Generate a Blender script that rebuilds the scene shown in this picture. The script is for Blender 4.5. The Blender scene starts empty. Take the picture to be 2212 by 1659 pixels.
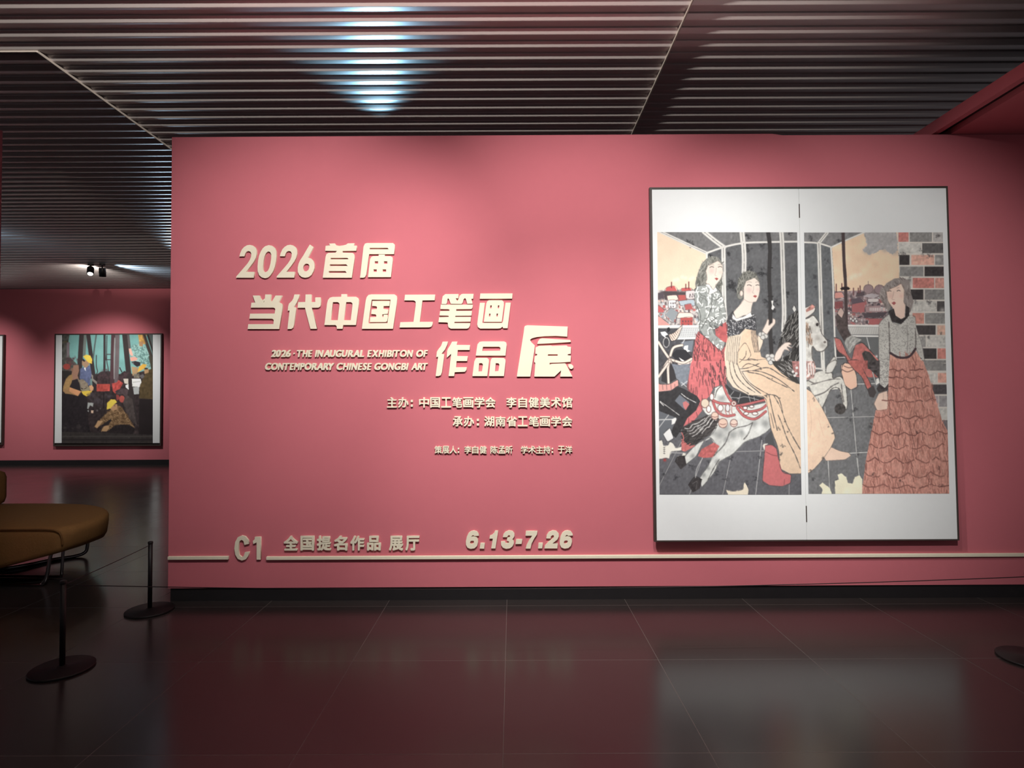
import bpy, bmesh, math, random
import numpy as np
from mathutils import Vector, Matrix

S = bpy.context.scene
COL = S.collection
rnd = random.Random(7)
nrg = np.random.default_rng(11)

# ------------------------------------------------------------------ camera
F = 1260.0
PITCH, ROLL, CAMH = math.radians(1.296), 0.0045, 1.55
fw = Vector((0, math.cos(PITCH), math.sin(PITCH)))
r0 = Vector((1, 0, 0)); u0 = Vector((0, -math.sin(PITCH), math.cos(PITCH)))
cr = r0 * math.cos(ROLL) - u0 * math.sin(ROLL)
cu = u0 * math.cos(ROLL) + r0 * math.sin(ROLL)
CAM = Vector((0, 0, CAMH))
cam = bpy.data.cameras.new('camera'); camo = bpy.data.objects.new('camera', cam); COL.objects.link(camo)
cam.sensor_width = 36.0; cam.lens = 36.0 * F / 2212.0; cam.clip_start = 0.05; cam.clip_end = 100
m3 = Matrix((cr, cu, -fw)).transposed()
camo.matrix_world = Matrix.Translation(CAM) @ m3.to_4x4()
S.camera = camo

def ray(x, y):
    return fw + cr * ((x - 1106.0) / F) - cu * ((y - 829.5) / F)
def at(x, y, Y):                       # point of the plane at depth Y seen at pixel x, y
    d = ray(x, y); return CAM + d * (Y / d.y)

# ------------------------------------------------------------------ world, exposure
w = bpy.data.worlds.new('world'); S.world = w; w.use_nodes = True
w.node_tree.nodes['Background'].inputs[0].default_value = (0.9, 0.85, 0.9, 1)
w.node_tree.nodes['Background'].inputs[1].default_value = 0.11
S.view_settings.view_transform = 'Standard'; S.view_settings.look = 'None'
S.view_settings.exposure = 0.0; S.view_settings.gamma = 1.0; S.view_settings.use_curve_mapping = False

D = 4.49                                # distance to the title wall
HC = 4.17                               # ceiling height
YF = 13.75                              # far gallery wall
WARM = (1.0, 0.93, 0.84); COOL = (0.55, 0.80, 1.0); NEUT = (1.0, 0.97, 0.95)

def spot(name, loc, tgt, power, deg, blend, col, rad=0.05):
    l = bpy.data.lights.new(name, 'SPOT'); l.energy = power; l.spot_size = math.radians(deg); l.spot_blend = blend
    l.color = col; l.shadow_soft_size = rad
    o = bpy.data.objects.new(name, l); COL.objects.link(o); o.location = loc
    o.rotation_euler = (Vector(tgt) - Vector(loc)).to_track_quat('-Z', 'Y').to_euler(); return o
def point(name, loc, power, col, rad=0.04):
    l = bpy.data.lights.new(name, 'POINT'); l.energy = power; l.color = col; l.shadow_soft_size = rad
    o = bpy.data.objects.new(name, l); COL.objects.link(o); o.location = loc; return o
def area(name, loc, tgt, power, sx, sy, col):
    l = bpy.data.lights.new(name, 'AREA'); l.shape = 'RECTANGLE'; l.size = sx; l.size_y = sy; l.energy = power; l.color = col
    o = bpy.data.objects.new(name, l); COL.objects.link(o); o.location = loc
    o.rotation_euler = (Vector(tgt) - Vector(loc)).to_track_quat('-Z', 'Y').to_euler(); return o

spot('title_spot', (-0.78, 1.68, 3.95), (-1.69, D, 2.25), 385, 65.3, 1.0, NEUT, 0.025)
spot('picture_spot', (-0.5, 1.9, 3.95), (1.12, D, 0.1), 520, 64, 1.0, NEUT, 0.025)
spot('sheet_spot', (0.57, -0.31, 3.95), (2.6, D, 2.05), 620, 40, 0.8, (1.0, 0.985, 0.96), 0.05)
spot('middle_spot', (0.49, 1.59, 3.95), (0.54, D, 1.80), 370, 79.6, 0.8, NEUT, 0.025)
spot('lamp_spill', (-1.0, 0.6, HC - 0.17), (-1.0, 0.6 + 0.174, HC - 0.17 + 0.985), 1650, 164, 0.03, WARM, 0.03)
spot('lamp_glare', (-1.26, 5.63, HC - 0.27), (-1.05, 3.6, HC - 0.12), 105, 60, 1.0, (0.36, 0.74, 1.0), 0.09)
spot('far_spot', (-8.9, 11.2, 3.95), (-9.5, YF, 1.5), 420, 75, 1.0, NEUT, 0.05)
spot('far_spot_left', (-12.2, 11.2, 3.95), (-12.6, YF, 1.5), 280, 75, 1.0, NEUT, 0.05)
spot('far_glare', (-7.8, 11.26, HC - 0.12), (-7.1, 12.0, HC + 0.02), 40, 80, 1.0, COOL, 0.03)
spot('far_spill', (-8.2, 11.3, HC - 0.2), (-9.6, 12.6, HC + 0.1), 40, 130, 1.0, WARM, 0.03)
spot('side_glare', (-6.35, 10.95, HC - 0.2), (-5.35, 9.0, HC - 0.02), 60, 30, 1.0, (0.55, 0.8, 1.0), 0.05)
point('left_glare', (-8.75, 9.2, HC - 0.2), 4, COOL, 0.03)

# ------------------------------------------------------------------ materials
def lin(c): 
    c = c / 255.0
    return c / 12.92 if c <= 0.04045 else ((c + 0.055) / 1.055) ** 2.4
def mat(name, col, rough=0.5, metal=0.0, spec=0.5, noise=0.0, nscale=40.0, bump=0.0):
    m = bpy.data.materials.new(name); m.use_nodes = True; nt = m.node_tree; b = nt.nodes['Principled BSDF']
    b.inputs['Base Color'].default_value = (*col, 1); b.inputs['Roughness'].default_value = rough
    b.inputs['Metallic'].default_value = metal; b.inputs['Specular IOR Level'].default_value = spec
    if noise or bump:
        tc = nt.nodes.new('ShaderNodeTexCoord'); n = nt.nodes.new('ShaderNodeTexNoise'); n.inputs['Scale'].default_value = nscale
        n.inputs['Detail'].default_value = 4
        nt.links.new(tc.outputs['Object'], n.inputs['Vector'])
        if noise:
            mx = nt.nodes.new('ShaderNodeMix'); mx.data_type = 'RGBA'
            mx.inputs['A'].default_value = (*[c * (1 - noise) for c in col], 1); mx.inputs['B'].default_value = (*[min(1, c * (1 + noise)) for c in col], 1)
            nt.links.new(n.outputs['Fac'], mx.inputs['Factor']); nt.links.new(mx.outputs['Result'], b.inputs['Base Color'])
        if bump:
            bp = nt.nodes.new('ShaderNodeBump'); bp.inputs['Strength'].default_value = bump; bp.inputs['Distance'].default_value = 0.01
            nt.links.new(n.outputs['Fac'], bp.inputs['Height']); nt.links.new(bp.outputs['Normal'], b.inputs['Normal'])
    return m
M = {}
M['wall'] = mat('pink_wall_paint', (0.60, 0.165, 0.195), 0.85, spec=0.2, noise=0.03, nscale=3)
M['cream'] = mat('cream_lettering', (0.86, 0.78, 0.60), 0.6, spec=0.3, noise=0.04, nscale=8)
M['black'] = mat('black_board', (0.012, 0.010, 0.011), 0.5, noise=0.2, nscale=12)
M['slat'] = mat('ceiling_slat_metal', (0.60, 0.55, 0.545), 0.42, metal=0.3, noise=0.08, nscale=2)
M['bar'] = mat('ceiling_bar_metal', (0.40, 0.355, 0.32), 0.4, metal=0.3)
M['frame'] = mat('dark_wood_frame', (0.055, 0.040, 0.034), 0.45, noise=0.25, nscale=30)
M['paper'] = mat('white_mount_paper', (0.85, 0.87, 0.86), 0.8, spec=0.2, noise=0.015, nscale=14)
M['iron'] = mat('black_powder_coat', (0.007, 0.005, 0.0055), 0.5, spec=0.35)
M['cord'] = mat('dark_cord', (0.03, 0.015, 0.017), 0.8, noise=0.3, nscale=200)
M['fabric'] = mat('mustard_fabric', (0.29, 0.145, 0.05), 0.85, spec=0.15, noise=0.12, nscale=60, bump=0.15)
M['chrome'] = mat('chrome_tube', (0.42, 0.38, 0.38), 0.22, metal=1.0)
M['lamp'] = mat('black_lamp_housing', (0.03, 0.025, 0.025), 0.45)
def emit(name, col, s):
    m = bpy.data.materials.new(name); m.use_nodes = True; b = m.node_tree.nodes['Principled BSDF']
    b.inputs['Emission Color'].default_value = (*col, 1); b.inputs['Emission Strength'].default_value = s; return m
M['lens'] = emit('lit_lamp_lens', (1, 0.97, 0.92), 3.0)

def floor_mat():
    m = bpy.data.materials.new('dark_stone_tile'); m.use_nodes = True; nt = m.node_tree; b = nt.nodes['Principled BSDF']
    N = nt.nodes.new; L = nt.links.new
    tc = N('ShaderNodeTexCoord'); sp = N('ShaderNodeSeparateXYZ'); L(tc.outputs['Object'], sp.inputs[0])
    def mt(op, a, bb=None):
        n = N('ShaderNodeMath'); n.operation = op
        for i, v in enumerate((a, bb)):
            if v is None: continue
            if isinstance(v, (int, float)): n.inputs[i].default_value = v
            else: L(v, n.inputs[i])
        return n.outputs[0]
    T = 0.9
    def seam(o, off):
        t = mt('FRACT', mt('DIVIDE', mt('ADD', o, off), T)); d = mt('ABSOLUTE', mt('SUBTRACT', t, 0.5)); return mt('GREATER_THAN', d, 0.5 - 0.0018)
    X0, Y0 = -0.046, 4.372
    sx = seam(sp.outputs['X'], 90 * T - X0); sy = seam(sp.outputs['Y'], 90 * T - Y0)
    line = mt('MAXIMUM', sx, sy)
    ix = mt('FLOOR', mt('DIVIDE', mt('ADD', sp.outputs['X'], 90 * T - X0), T)); iy = mt('FLOOR', mt('DIVIDE', mt('ADD', sp.outputs['Y'], 90 * T - Y0), T))
    cb = N('ShaderNodeCombineXYZ'); L(ix, cb.inputs[0]); L(iy, cb.inputs[1])
    wn = N('ShaderNodeTexWhiteNoise'); L(cb.outputs[0], wn.inputs['Vector'])
    nz = N('ShaderNodeTexNoise'); nz.inputs['Scale'].default_value = 1.6; nz.inputs['Detail'].default_value = 6; L(tc.outputs['Object'], nz.inputs['Vector'])
    mx = N('ShaderNodeMix'); mx.data_type = 'RGBA'; mx.inputs['A'].default_value = (0.018, 0.014, 0.0135, 1); mx.inputs['B'].default_value = (0.042, 0.034, 0.032, 1)
    f = mt('ADD', mt('MULTIPLY', wn.outputs['Value'], 0.35), mt('MULTIPLY', nz.outputs['Fac'], 0.65)); L(f, mx.inputs['Factor'])
    m2 = N('ShaderNodeMix'); m2.data_type = 'RGBA'; L(line, m2.inputs['Factor']); L(mx.outputs['Result'], m2.inputs['A']); m2.inputs['B'].default_value = (0.105, 0.088, 0.08, 1)
    L(m2.outputs['Result'], b.inputs['Base Color'])
    r = mt('ADD', 0.17, mt('MULTIPLY', nz.outputs['Fac'], 0.10)); L(mt('ADD', r, mt('MULTIPLY', line, 0.4)), b.inputs['Roughness'])
    b.inputs['Specular IOR Level'].default_value = 0.5
    return m
M['floor'] = floor_mat()
def paint_mat(name):
    m = bpy.data.materials.new(name); m.use_nodes = True; nt = m.node_tree; b = nt.nodes['Principled BSDF']
    a = nt.nodes.new('ShaderNodeAttribute'); a.attribute_name = 'pigment'; nt.links.new(a.outputs['Color'], b.inputs['Base Color'])
    b.inputs['Roughness'].default_value = 0.85; b.inputs['Specular IOR Level'].default_value = 0.15; return m
M['pigment'] = paint_mat('ink_and_pigment')

# ------------------------------------------------------------------ helpers
def tag(o, label, cat, group=None):
    o['label'] = label; o['category'] = cat
    if group: o['group'] = group
    return o
def obj(name, bm, m, parent=None, loc=None):
    me = bpy.data.meshes.new(name); bm.normal_update(); bm.to_mesh(me); bm.free()
    if m: me.materials.append(m)
    o = bpy.data.objects.new(name, me); COL.objects.link(o)
    if parent: o.parent = parent
    if loc: o.location = loc
    return o
def empty(name, loc, rot=(0, 0, 0)):
    o = bpy.data.objects.new(name, None); COL.objects.link(o); o.location = loc; o.rotation_euler = rot; o.empty_display_size = 0.1; return o
def box(bm, x0, x1, y0, y1, z0, z1, bev=0.0):
    v = [bm.verts.new(p) for p in ((x0, y0, z0), (x1, y0, z0), (x1, y1, z0), (x0, y1, z0), (x0, y0, z1), (x1, y0, z1), (x1, y1, z1), (x0, y1, z1))]
    fs = [bm.faces.new([v[i] for i in f]) for f in ((3, 2, 1, 0), (4, 5, 6, 7), (0, 1, 5, 4), (1, 2, 6, 5), (2, 3, 7, 6), (3, 0, 4, 7))]
    if bev:
        es = list({e for f in fs for e in f.edges}); bmesh.ops.bevel(bm, geom=es, offset=bev, segments=2, affect='EDGES', profile=0.5)
    return bm
def BM(): return bmesh.new()
def lathe(bm, prof, n=40, c=(0, 0)):
    rings = []
    for r, z in prof:
        if r < 1e-6: rings.append([bm.verts.new((c[0], c[1], z))])
        else: rings.append([bm.verts.new((c[0] + r * math.cos(2 * math.pi * i / n), c[1] + r * math.sin(2 * math.pi * i / n), z)) for i in range(n)])
    for a, b in zip(rings, rings[1:]):
        for i in range(n):
            j = (i + 1) % n
            if len(a) == 1 and len(b) == 1: break
            if len(a) == 1: bm.faces.new((a[0], b[j], b[i]))
            elif len(b) == 1: bm.faces.new((a[i], a[j], b[0]))
            else: bm.faces.new((a[i], a[j], b[j], b[i]))
    for f in bm.faces: f.smooth = True
    return bm
def tube(bm, pts, r, n=12, cap=True):
    pts = [Vector(p) for p in pts]; rings = []; prev = None
    for i, p in enumerate(pts):
        t = (pts[min(i + 1, len(pts) - 1)] - pts[max(i - 1, 0)]).normalized()
        a = t.orthogonal().normalized() if prev is None else (prev - t * prev.dot(t)).normalized()
        prev = a; b = t.cross(a)
        rings.append([bm.verts.new(p + (a * math.cos(2 * math.pi * k / n) + b * math.sin(2 * math.pi * k / n)) * r) for k in range(n)])
    for A, B in zip(rings, rings[1:]):
        for k in range(n):
            f = bm.faces.new((A[k], A[(k + 1) % n], B[(k + 1) % n], B[k])); f.smooth = True
    if cap: bm.faces.new(rings[0][::-1]); bm.faces.new(rings[-1])
    return bm
def smooth_path(pts, n=8):
    pts = [Vector(p) for p in pts]; out = []
    for i in range(len(pts) - 1):
        p0 = pts[max(i - 1, 0)]; p1 = pts[i]; p2 = pts[i + 1]; p3 = pts[min(i + 2, len(pts) - 1)]
        for k in range(n):
            t = k / n
            out.append(0.5 * ((2 * p1) + (p2 - p0) * t + (2 * p0 - 5 * p1 + 4 * p2 - p3) * t * t + (3 * p1 - p0 - 3 * p2 + p3) * t ** 3))
    out.append(pts[-1]); return out
def struct(o): o['kind'] = 'structure'; return o

# ------------------------------------------------------------------ setting
bm = BM(); box(bm, -17, 6.2, -4.2, YF + 0.4, -0.15, 0); struct(obj('floor', bm, M['floor']))

P = 0.1533; Y0 = 3.935                          # slatted metal ceiling
bm = BM(); prof = []
k0 = int((-4.0 - Y0) / P); k1 = int((YF - Y0) / P) + 1
for k in range(k0, k1):
    y = Y0 + k * P
    prof += [(y, HC + 0.012), (y + 0.0006, HC + 0.004), (y + 0.002, HC + 0.0012), (y + 0.006, HC), (y + 0.03, HC - 0.006), (y + 0.050, HC - 0.0105), (y + 0.058, HC - 0.0105), (y + 0.085, HC - 0.006), (y + 0.12, HC + 0.003), (y + P - 0.003, HC + 0.0115)]
XC = -3.54; LIFT = 0.10                          # left of XC the slats sit higher, between 4.31 and 11.15 m
def strip(x0, x1, dz):
    a, b = ([bm.verts.new((x, y, z + dz(y))) for y, z in prof] for x in (x0, x1))
    for i in range(len(prof) - 1): bm.faces.new((a[i], a[i + 1], b[i + 1], b[i]))
strip(XC, 6.2, lambda y: 0.0); strip(-17, XC, lambda y: LIFT * max(0.0, min(1.0, (11.15 - y) / 1.6)) if y > 4.313 else 0.0)
ya, yb = prof[0][0], prof[-1][0]
box(bm, -17, 6.2, ya, yb, HC + 0.13, HC + 0.2)
struct(obj('ceiling', bm, M['slat']))
bm = BM(); box(bm, 1.193, 1.204, -3.9, YF, HC - 0.025, HC - 0.006, 0.002); struct(obj('trim_1', bm, M['bar']))
bm = BM(); box(bm, -3.546, -3.538, 4.305, 11.15, HC - 0.026, HC + 0.115, 0.002); struct(obj('trim_2', bm, M['bar']))
bm = BM(); box(bm, -17, -3.547, 4.305, 4.312, HC - 0.022, HC + 0.115, 0.002); struct(obj('trim_3', bm, M['bar']))

bm = BM(); box(bm, -1.36, -0.64, 0.45, 0.96, HC - 0.118, HC - 0.098, 0.004); box(bm, -1.36, -0.64, 0.40, 0.45, HC - 0.24, HC - 0.02); struct(obj('spill_blocker', bm, M['lamp']))   # unseen plate, added above the view to keep spill light off the ceiling
wl = at(366.5, 858, D).x; ztop = at(1106, 291.5, D).z; zkick = at(1106, 1267.5, D).z
xs1 = at(1668, 293, D).x; xs2 = at(1690, 293, D).x
bm = BM()                                       # title wall, its top steps down a little near the picture
prof2 = [(wl, zkick), (6.0, zkick), (6.0, ztop - 0.012), (xs2, ztop - 0.012), (xs1, ztop), (wl, ztop - 0.006)]
fr = [bm.verts.new((x, D, z)) for x, z in prof2]; bk = [bm.verts.new((x, D + 0.3, z)) for x, z in prof2]
bm.faces.new(fr); bm.faces.new(bk[::-1])
for i in range(len(prof2)):
    j = (i + 1) % len(prof2); bm.faces.new((fr[j], fr[i], bk[i], bk[j]))
bmesh.ops.recalc_face_normals(bm, faces=bm.faces)
struct(obj('wall_front', bm, M['wall']))
bm = BM(); box(bm, wl + 0.012, 6.0, D + 0.012, D + 0.29, 0, zkick); struct(obj('baseboard_front', bm, M['black']))
bm = BM(); box(bm, -17, 6.2, YF, YF + 0.3, 0.12, HC - 0.01); struct(obj('wall_far', bm, M['wall']))
bm = BM(); box(bm, -17, 6.2, YF - 0.012, YF + 0.25, 0, 0.12); struct(obj('baseboard_far', bm, M['black']))
xl = at(5.5, 284, 4.68).x; zl_ = at(5, 283, 4.68).z
bm = BM(); box(bm, xl - 1.6, xl, 4.38, 4.68, 0.09, zl_); struct(obj('wall_left', bm, M['wall']))
bm = BM(); box(bm, xl - 1.6, xl - 0.01, 4.392, 4.67, 0, 0.09); struct(obj('baseboard_left', bm, M['black']))
# red bulkhead above the right end: fascia, dark gap, soffit panel
xb = 3.29; zb = ztop - 0.010
bm = BM(); box(bm, xb, xb + 0.05, -3.9, D + 0.3, zb + 0.012, zb + 0.105); struct(obj('trim_4', bm, M['wall']))
bm = BM(); box(bm, xb + 0.05, 6.0, -3.9, D + 0.3, zb + 0.045, zb + 0.105); struct(obj('trim_5', bm, M['black']))
bm = BM(); box(bm, xb + 0.13, 6.0, -3.9, D + 0.3, zb + 0.001, zb + 0.045); struct(obj('trim_6', bm, M['wall']))

# cream strip along the wall, broken by the hall number
ys = D - 0.011
for (xa, xb_, ya_, yb_), lb in (((363.5, 494, 1205.5, 1204.5), 'short raised cream strip on the pink wall left of C1'), ((576, 2300, 1204.5, 1199), 'long raised cream strip running along the wall under the picture')):
    a = at(xa, ya_, ys); b = at(xb_, yb_, ys); a.x = max(a.x, wl)
    zc = (a.z + b.z) / 2; e = empty('raised_strip', ((a.x + b.x) / 2, D, zc)); COL.objects.unlink(e); bpy.data.objects.remove(e)
    bm = BM(); hl = (b.x - a.x) / 2; box(bm, -hl, hl, -0.022, 0, -0.0125, 0.0125, 0.003)
    tag(obj('raised_strip', bm, M['cream'], loc=((a.x + b.x) / 2, D, zc)), lb, 'wall strip', 'cream strips on the title wall')

# ------------------------------------------------------------------ raised lettering
LT = 0.017
def curve_mesh(polys, depth):
    c = bpy.data.curves.new('outline', 'CURVE'); c.dimensions = '2D'; c.fill_mode = 'BOTH'; c.extrude = depth / 2
    for p in polys:
        s = c.splines.new('POLY'); s.points.add(len(p) - 1); s.use_cyclic_u = True
        for q, (x, y) in zip(s.points, p): q.co = (x, y, 0, 1)
    o = bpy.data.objects.new('outline', c); COL.objects.link(o)
    dg = bpy.context.evaluated_depsgraph_get()
    me = bpy.data.meshes.new_from_object(o.evaluated_get(dg)); bpy.data.objects.remove(o); bpy.data.curves.remove(c); return me
GLY = {}
def glyph(ch, off):
    """one character, thickened evenly: off = (sideways, upright) growth of every stroke"""
    if (ch, off) in GLY: return GLY[(ch, off)].copy()
    c = bpy.data.curves.new('glyph', 'FONT'); c.body = ch; c.extrude = 0.5; c.resolution_u = 3
    o = bpy.data.objects.new('glyph', c); COL.objects.link(o)
    dg = bpy.context.evaluated_depsgraph_get()
    me = bpy.data.meshes.new_from_object(o.evaluated_get(dg)); bpy.data.objects.remove(o); bpy.data.curves.remove(c)
    bm = bmesh.new()
    for a in range(8):
        k = len(bm.verts); bm.from_mesh(me); bm.verts.ensure_lookup_table()
        dx, dy = off[0] * max(-1, min(1, 1.3 * math.cos(a * math.pi / 4))), off[1] * max(-1, min(1, 1.3 * math.sin(a * math.pi / 4)))
        for v in bm.verts[k:]: v.co.x += dx; v.co.y += dy; v.co.z *= 1 + 0.012 * a
    bm.to_mesh(me); bm.free()
    GLY[(ch, off)] = me; return me.copy()
def place_mesh(me, name, label, cat, group):
    """me holds world wall coordinates x, z in x, y and thickness in z; becomes one raised letter on the wall"""
    n = len(me.vertices); co = np.empty(n * 3); me.vertices.foreach_get('co', co); co = co.reshape(-1, 3)
    cx = (co[:, 0].min() + co[:, 0].max()) / 2; z0 = co[:, 1].min()
    zz = co[:, 2] - co[:, 2].min(); zz = zz / max(zz.max(), 1e-9) * LT
    out = np.stack([co[:, 0] - cx, -zz, co[:, 1] - z0], 1)
    me.vertices.foreach_set('co', out.ravel()); me.update(); me.name = name
    me.materials.clear(); me.materials.append(M['cream'])
    o = bpy.data.objects.new(name, me); COL.objects.link(o); o.location = (cx, D, z0)
    return tag(o, label, cat, group)
YL = D - LT
def traced(polys, org, sc, name, label, cat, group):
    pp = []
    for p in polys:
        q = [at(org[0] + x / sc, org[1] + y / sc, YL) for x, y in p]; pp.append([(v.x, v.z) for v in q])
    return place_mesh(curve_mesh(pp, LT), name, label, cat, group)
def fitted(ch, x0, y0, x1, y1, off, shear, name, label, cat, group):
    me = glyph(ch, off); n = len(me.vertices); co = np.empty(n * 3); me.vertices.foreach_get('co', co); co = co.reshape(-1, 3)
    co[:, 0] += shear * co[:, 1]
    lo, hi = co.min(0), co.max(0)
    u = x0 + (co[:, 0] - lo[0]) / (hi[0] - lo[0]) * (x1 - x0); v = y1 - (co[:, 1] - lo[1]) / (hi[1] - lo[1]) * (y1 - y0)
    for i in range(n):
        q = at(u[i], v[i], YL); co[i, 0] = q.x; co[i, 1] = q.z
    me.vertices.foreach_set('co', co.ravel())
    return place_mesh(me, name, label, cat, group)

def R4(x0, y0, x1, y1): return [(x0, y0), (x1, y0), (x1, y1), (x0, y1)]
ORD = ['first', 'second', 'third', 'fourth', 'fifth', 'sixth', 'seventh', 'eighth', 'ninth', 'tenth', 'eleventh', 'twelfth', 'thirteenth', 'fourteenth', 'fifteenth', 'sixteenth', 'seventeenth']
two = [(205,297),(215,260),(235,215),(262,185),(295,165),(330,160),(365,168),(395,190),(410,225),(412,265),(402,310),(380,355),(345,405),(310,450),(283,482),(383,482),(377,552),(165,552),(170,535),(240,455),(300,385),(330,340),(345,300),(347,262),(335,240),(312,233),(290,242),(275,262),(265,297)]
A = ((480, 500), 5.53); B = ((520, 620), 7.373); C = ((780, 620), 6.32); Dd = ((900, 690), 6.144)
g1 = 'large raised characters of the exhibition title'
def T(polys, frame, name, label): return traced(polys, frame[0], frame[1], name, label, 'letter', g1)
T([two], A, 'raised_numeral', 'large raised cream numeral 2 that starts the top title row')
T([[(555,163),(595,170),(628,195),(645,235),(648,290),(640,360),(628,420),(605,480),(575,525),(545,550),(510,558),(470,548),(440,520),(424,475),(422,420),(428,350),(440,290),(460,240),(485,200),(515,175)],
   [(550,237),(572,245),(585,270),(585,320),(577,380),(563,435),(545,470),(520,486),(500,480),(488,455),(487,410),(492,350),(505,295),(525,255)]], A, 'raised_numeral', 'large raised cream numeral 0 in the top title row')
T([[(x + 483, y - 1) for x, y in two]], A, 'raised_numeral', 'large raised cream numeral 2 between the 0 and the 6 of the top title row')
T([[(1047,155),(1090,185),(1025,312),(1060,322),(1088,350),(1100,385),(1102,430),(1090,475),(1065,520),(1030,545),(990,553),(950,545),(920,520),(903,480),(902,430),(912,385),(930,345),(970,285),(1010,215)],
   [(1008,383),(1028,388),(1040,405),(1040,430),(1030,458),(1008,475),(985,475),(970,460),(965,435),(972,408),(988,390)]], A, 'raised_numeral', 'large raised cream numeral 6 in the top title row')
CH = 'raised_character'
T([[(1275,145),(1345,142),(1362,165),(1400,172),(1450,165),(1480,157),(1500,142),(1580,140),(1570,168),(1610,170),(1600,230),(1440,232),(1435,252),(1560,256),(1578,275),(1582,310),(1548,552),(1200,552),(1205,520),(1235,300),(1245,270),(1270,256),(1355,252),(1370,232),(1230,230),(1235,172),(1290,165)],
   [(1297,315),(1495,315),(1510,332),(1293,332)], [(1287,392),(1480,392),(1500,412),(1284,412)], [(1274,472),(1470,472),(1487,494),(1272,494)]], A, CH, 'large raised cream Chinese character just right of 2026 in the top title row')
T([[(1705,145),(1730,138),(2040,138),(2060,155),(2062,190),(2052,270),(1755,270),(1745,330),(1722,510),(1705,545),(1685,552),(1645,552),(1650,520),(1688,180)], [(1762,195),(1975,195),(1990,212),(1760,212)],
   [(1870,275),(1942,275),(1940,295),(2010,295),(2035,310),(2037,340),(2015,545),(1740,545),(1745,510),(1765,335),(1780,305),(1800,295),(1868,293)],
   R4(1822,355,1862,385), R4(1932,355,1972,387), R4(1808,452,1846,483), R4(1917,452,1958,483)], A, CH, 'large raised cream Chinese character that ends the top title row')
row2 = lambda k: 'large raised cream Chinese character, %s from the left of the middle title row' % ORD[k]
T([[(192,135),(300,135),(310,165),(335,205),(350,208),(385,180),(390,118),(482,118),(475,200),(490,240),(555,135),(660,135),(608,240),(645,258),(663,280),(665,310),(660,360),(612,668),(110,668),(120,592),(520,590),(526,535),(520,515),(495,505),(137,503),(148,425),(540,422),(550,360),(545,340),(525,328),(160,328),(170,250),(230,248),(210,190)], [(355,243),(378,215),(372,243)]], B, CH, row2(0))
T([[(855,118),(935,118),(925,170),(890,250),(845,318),(880,325),(878,370),(848,600),(835,645),(805,668),(745,668),(750,610),(778,372),(748,378),(755,310),(768,265),(815,220),(838,180)],
   [(1032,118),(1125,118),(1122,238),(1188,238),(1185,180),(1190,165),(1268,165),(1277,210),(1275,280),(1265,310),(1235,328),(1130,330),(1150,400),(1213,665),(1110,665),(1090,590),(1035,380),(1025,330),(905,330),(915,240),(1028,238)]], B, CH, row2(1))
T([[(1602,113),(1692,113),(1690,155),(1835,155),(1870,175),(1883,210),(1880,270),(1835,605),(1632,605),(1622,665),(1532,665),(1525,618),(1505,605),(1330,605),(1338,560),(1375,260),(1390,205),(1420,170),(1460,158),(1600,155)],
   [(1468,240),(1545,240),(1570,258),(1572,290),(1545,528),(1432,528)], [(1680,240),(1755,240),(1778,258),(1780,290),(1752,528),(1640,528),(1675,270)]], B, CH, row2(2))
T([[(100,108),(140,100),(455,100),(485,120),(492,155),(488,210),(435,570),(10,570),(15,530),(62,190),(75,140)], [(145,172),(403,172),(360,492),(97,495),(105,440)],
   [(155,190),(390,190),(387,258),(308,260),(302,298),(372,305),(363,365),(290,372),(288,408),(305,408),(308,378),(360,378),(365,420),(355,465),(335,478),(118,478),(125,410),(205,408),(208,385),(195,372),(137,368),(145,305),(215,300),(218,272),(205,262),(150,258)]], C, CH, row2(3))
T([[(600,105),(1010,103),(1005,180),(838,182),(830,240),(800,475),(978,475),(975,510),(960,540),(930,550),(525,552),(535,480),(715,475),(745,250),(745,205),(735,190),(715,182),(590,182)]], C, CH, row2(4))
T([[(1150,97),(1330,95),(1327,155),(1290,152),(1315,192),(1330,165),(1345,120),(1370,97),(1390,93),(1535,93),(1530,160),(1505,160),(1522,225),(1450,228),(1430,160),(1415,152),(1400,165),(1388,210),(1370,230),(1225,228),(1200,165),(1188,152),(1180,165),(1172,215),(1160,232),(1098,232),(1105,170),(1115,125)],
   [(1088,240),(1525,240),(1522,280),(1505,300),(1300,302),(1296,325),(1513,325),(1507,390),(1288,392),(1283,408),(1500,408),(1493,472),(1275,475),(1272,492),(1490,492),(1485,530),(1465,562),(1440,568),(1225,568),(1195,550),(1185,520),(1185,490),(1170,483),(1055,480),(1065,412),(1195,408),(1197,395),(1180,390),(1070,388),(1078,328),(1205,325),(1208,310),(1190,302),(1082,300)]], C, CH, row2(5))
T([[(1628,88),(2068,87),(2062,158),(1620,160)], [(1745,180),(1925,180),(1948,205),(1950,240),(1920,475),(1675,475),(1680,440),(1710,225),(1722,195)],
   [(1765,250),(1785,250),(1780,290),(1760,290)], [(1868,250),(1888,250),(1883,290),(1865,290)], [(1748,362),(1768,362),(1763,402),(1745,402)], [(1850,362),(1870,362),(1865,402),(1847,402)],
   [(1622,215),(1690,215),(1655,490),(1925,490),(1938,465),(1972,213),(2043,213),(2000,562),(1940,562),(1930,540),(1905,562),(1870,567),(1625,567),(1595,545),(1585,510),(1590,470)]], C, CH, row2(6))
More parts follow.
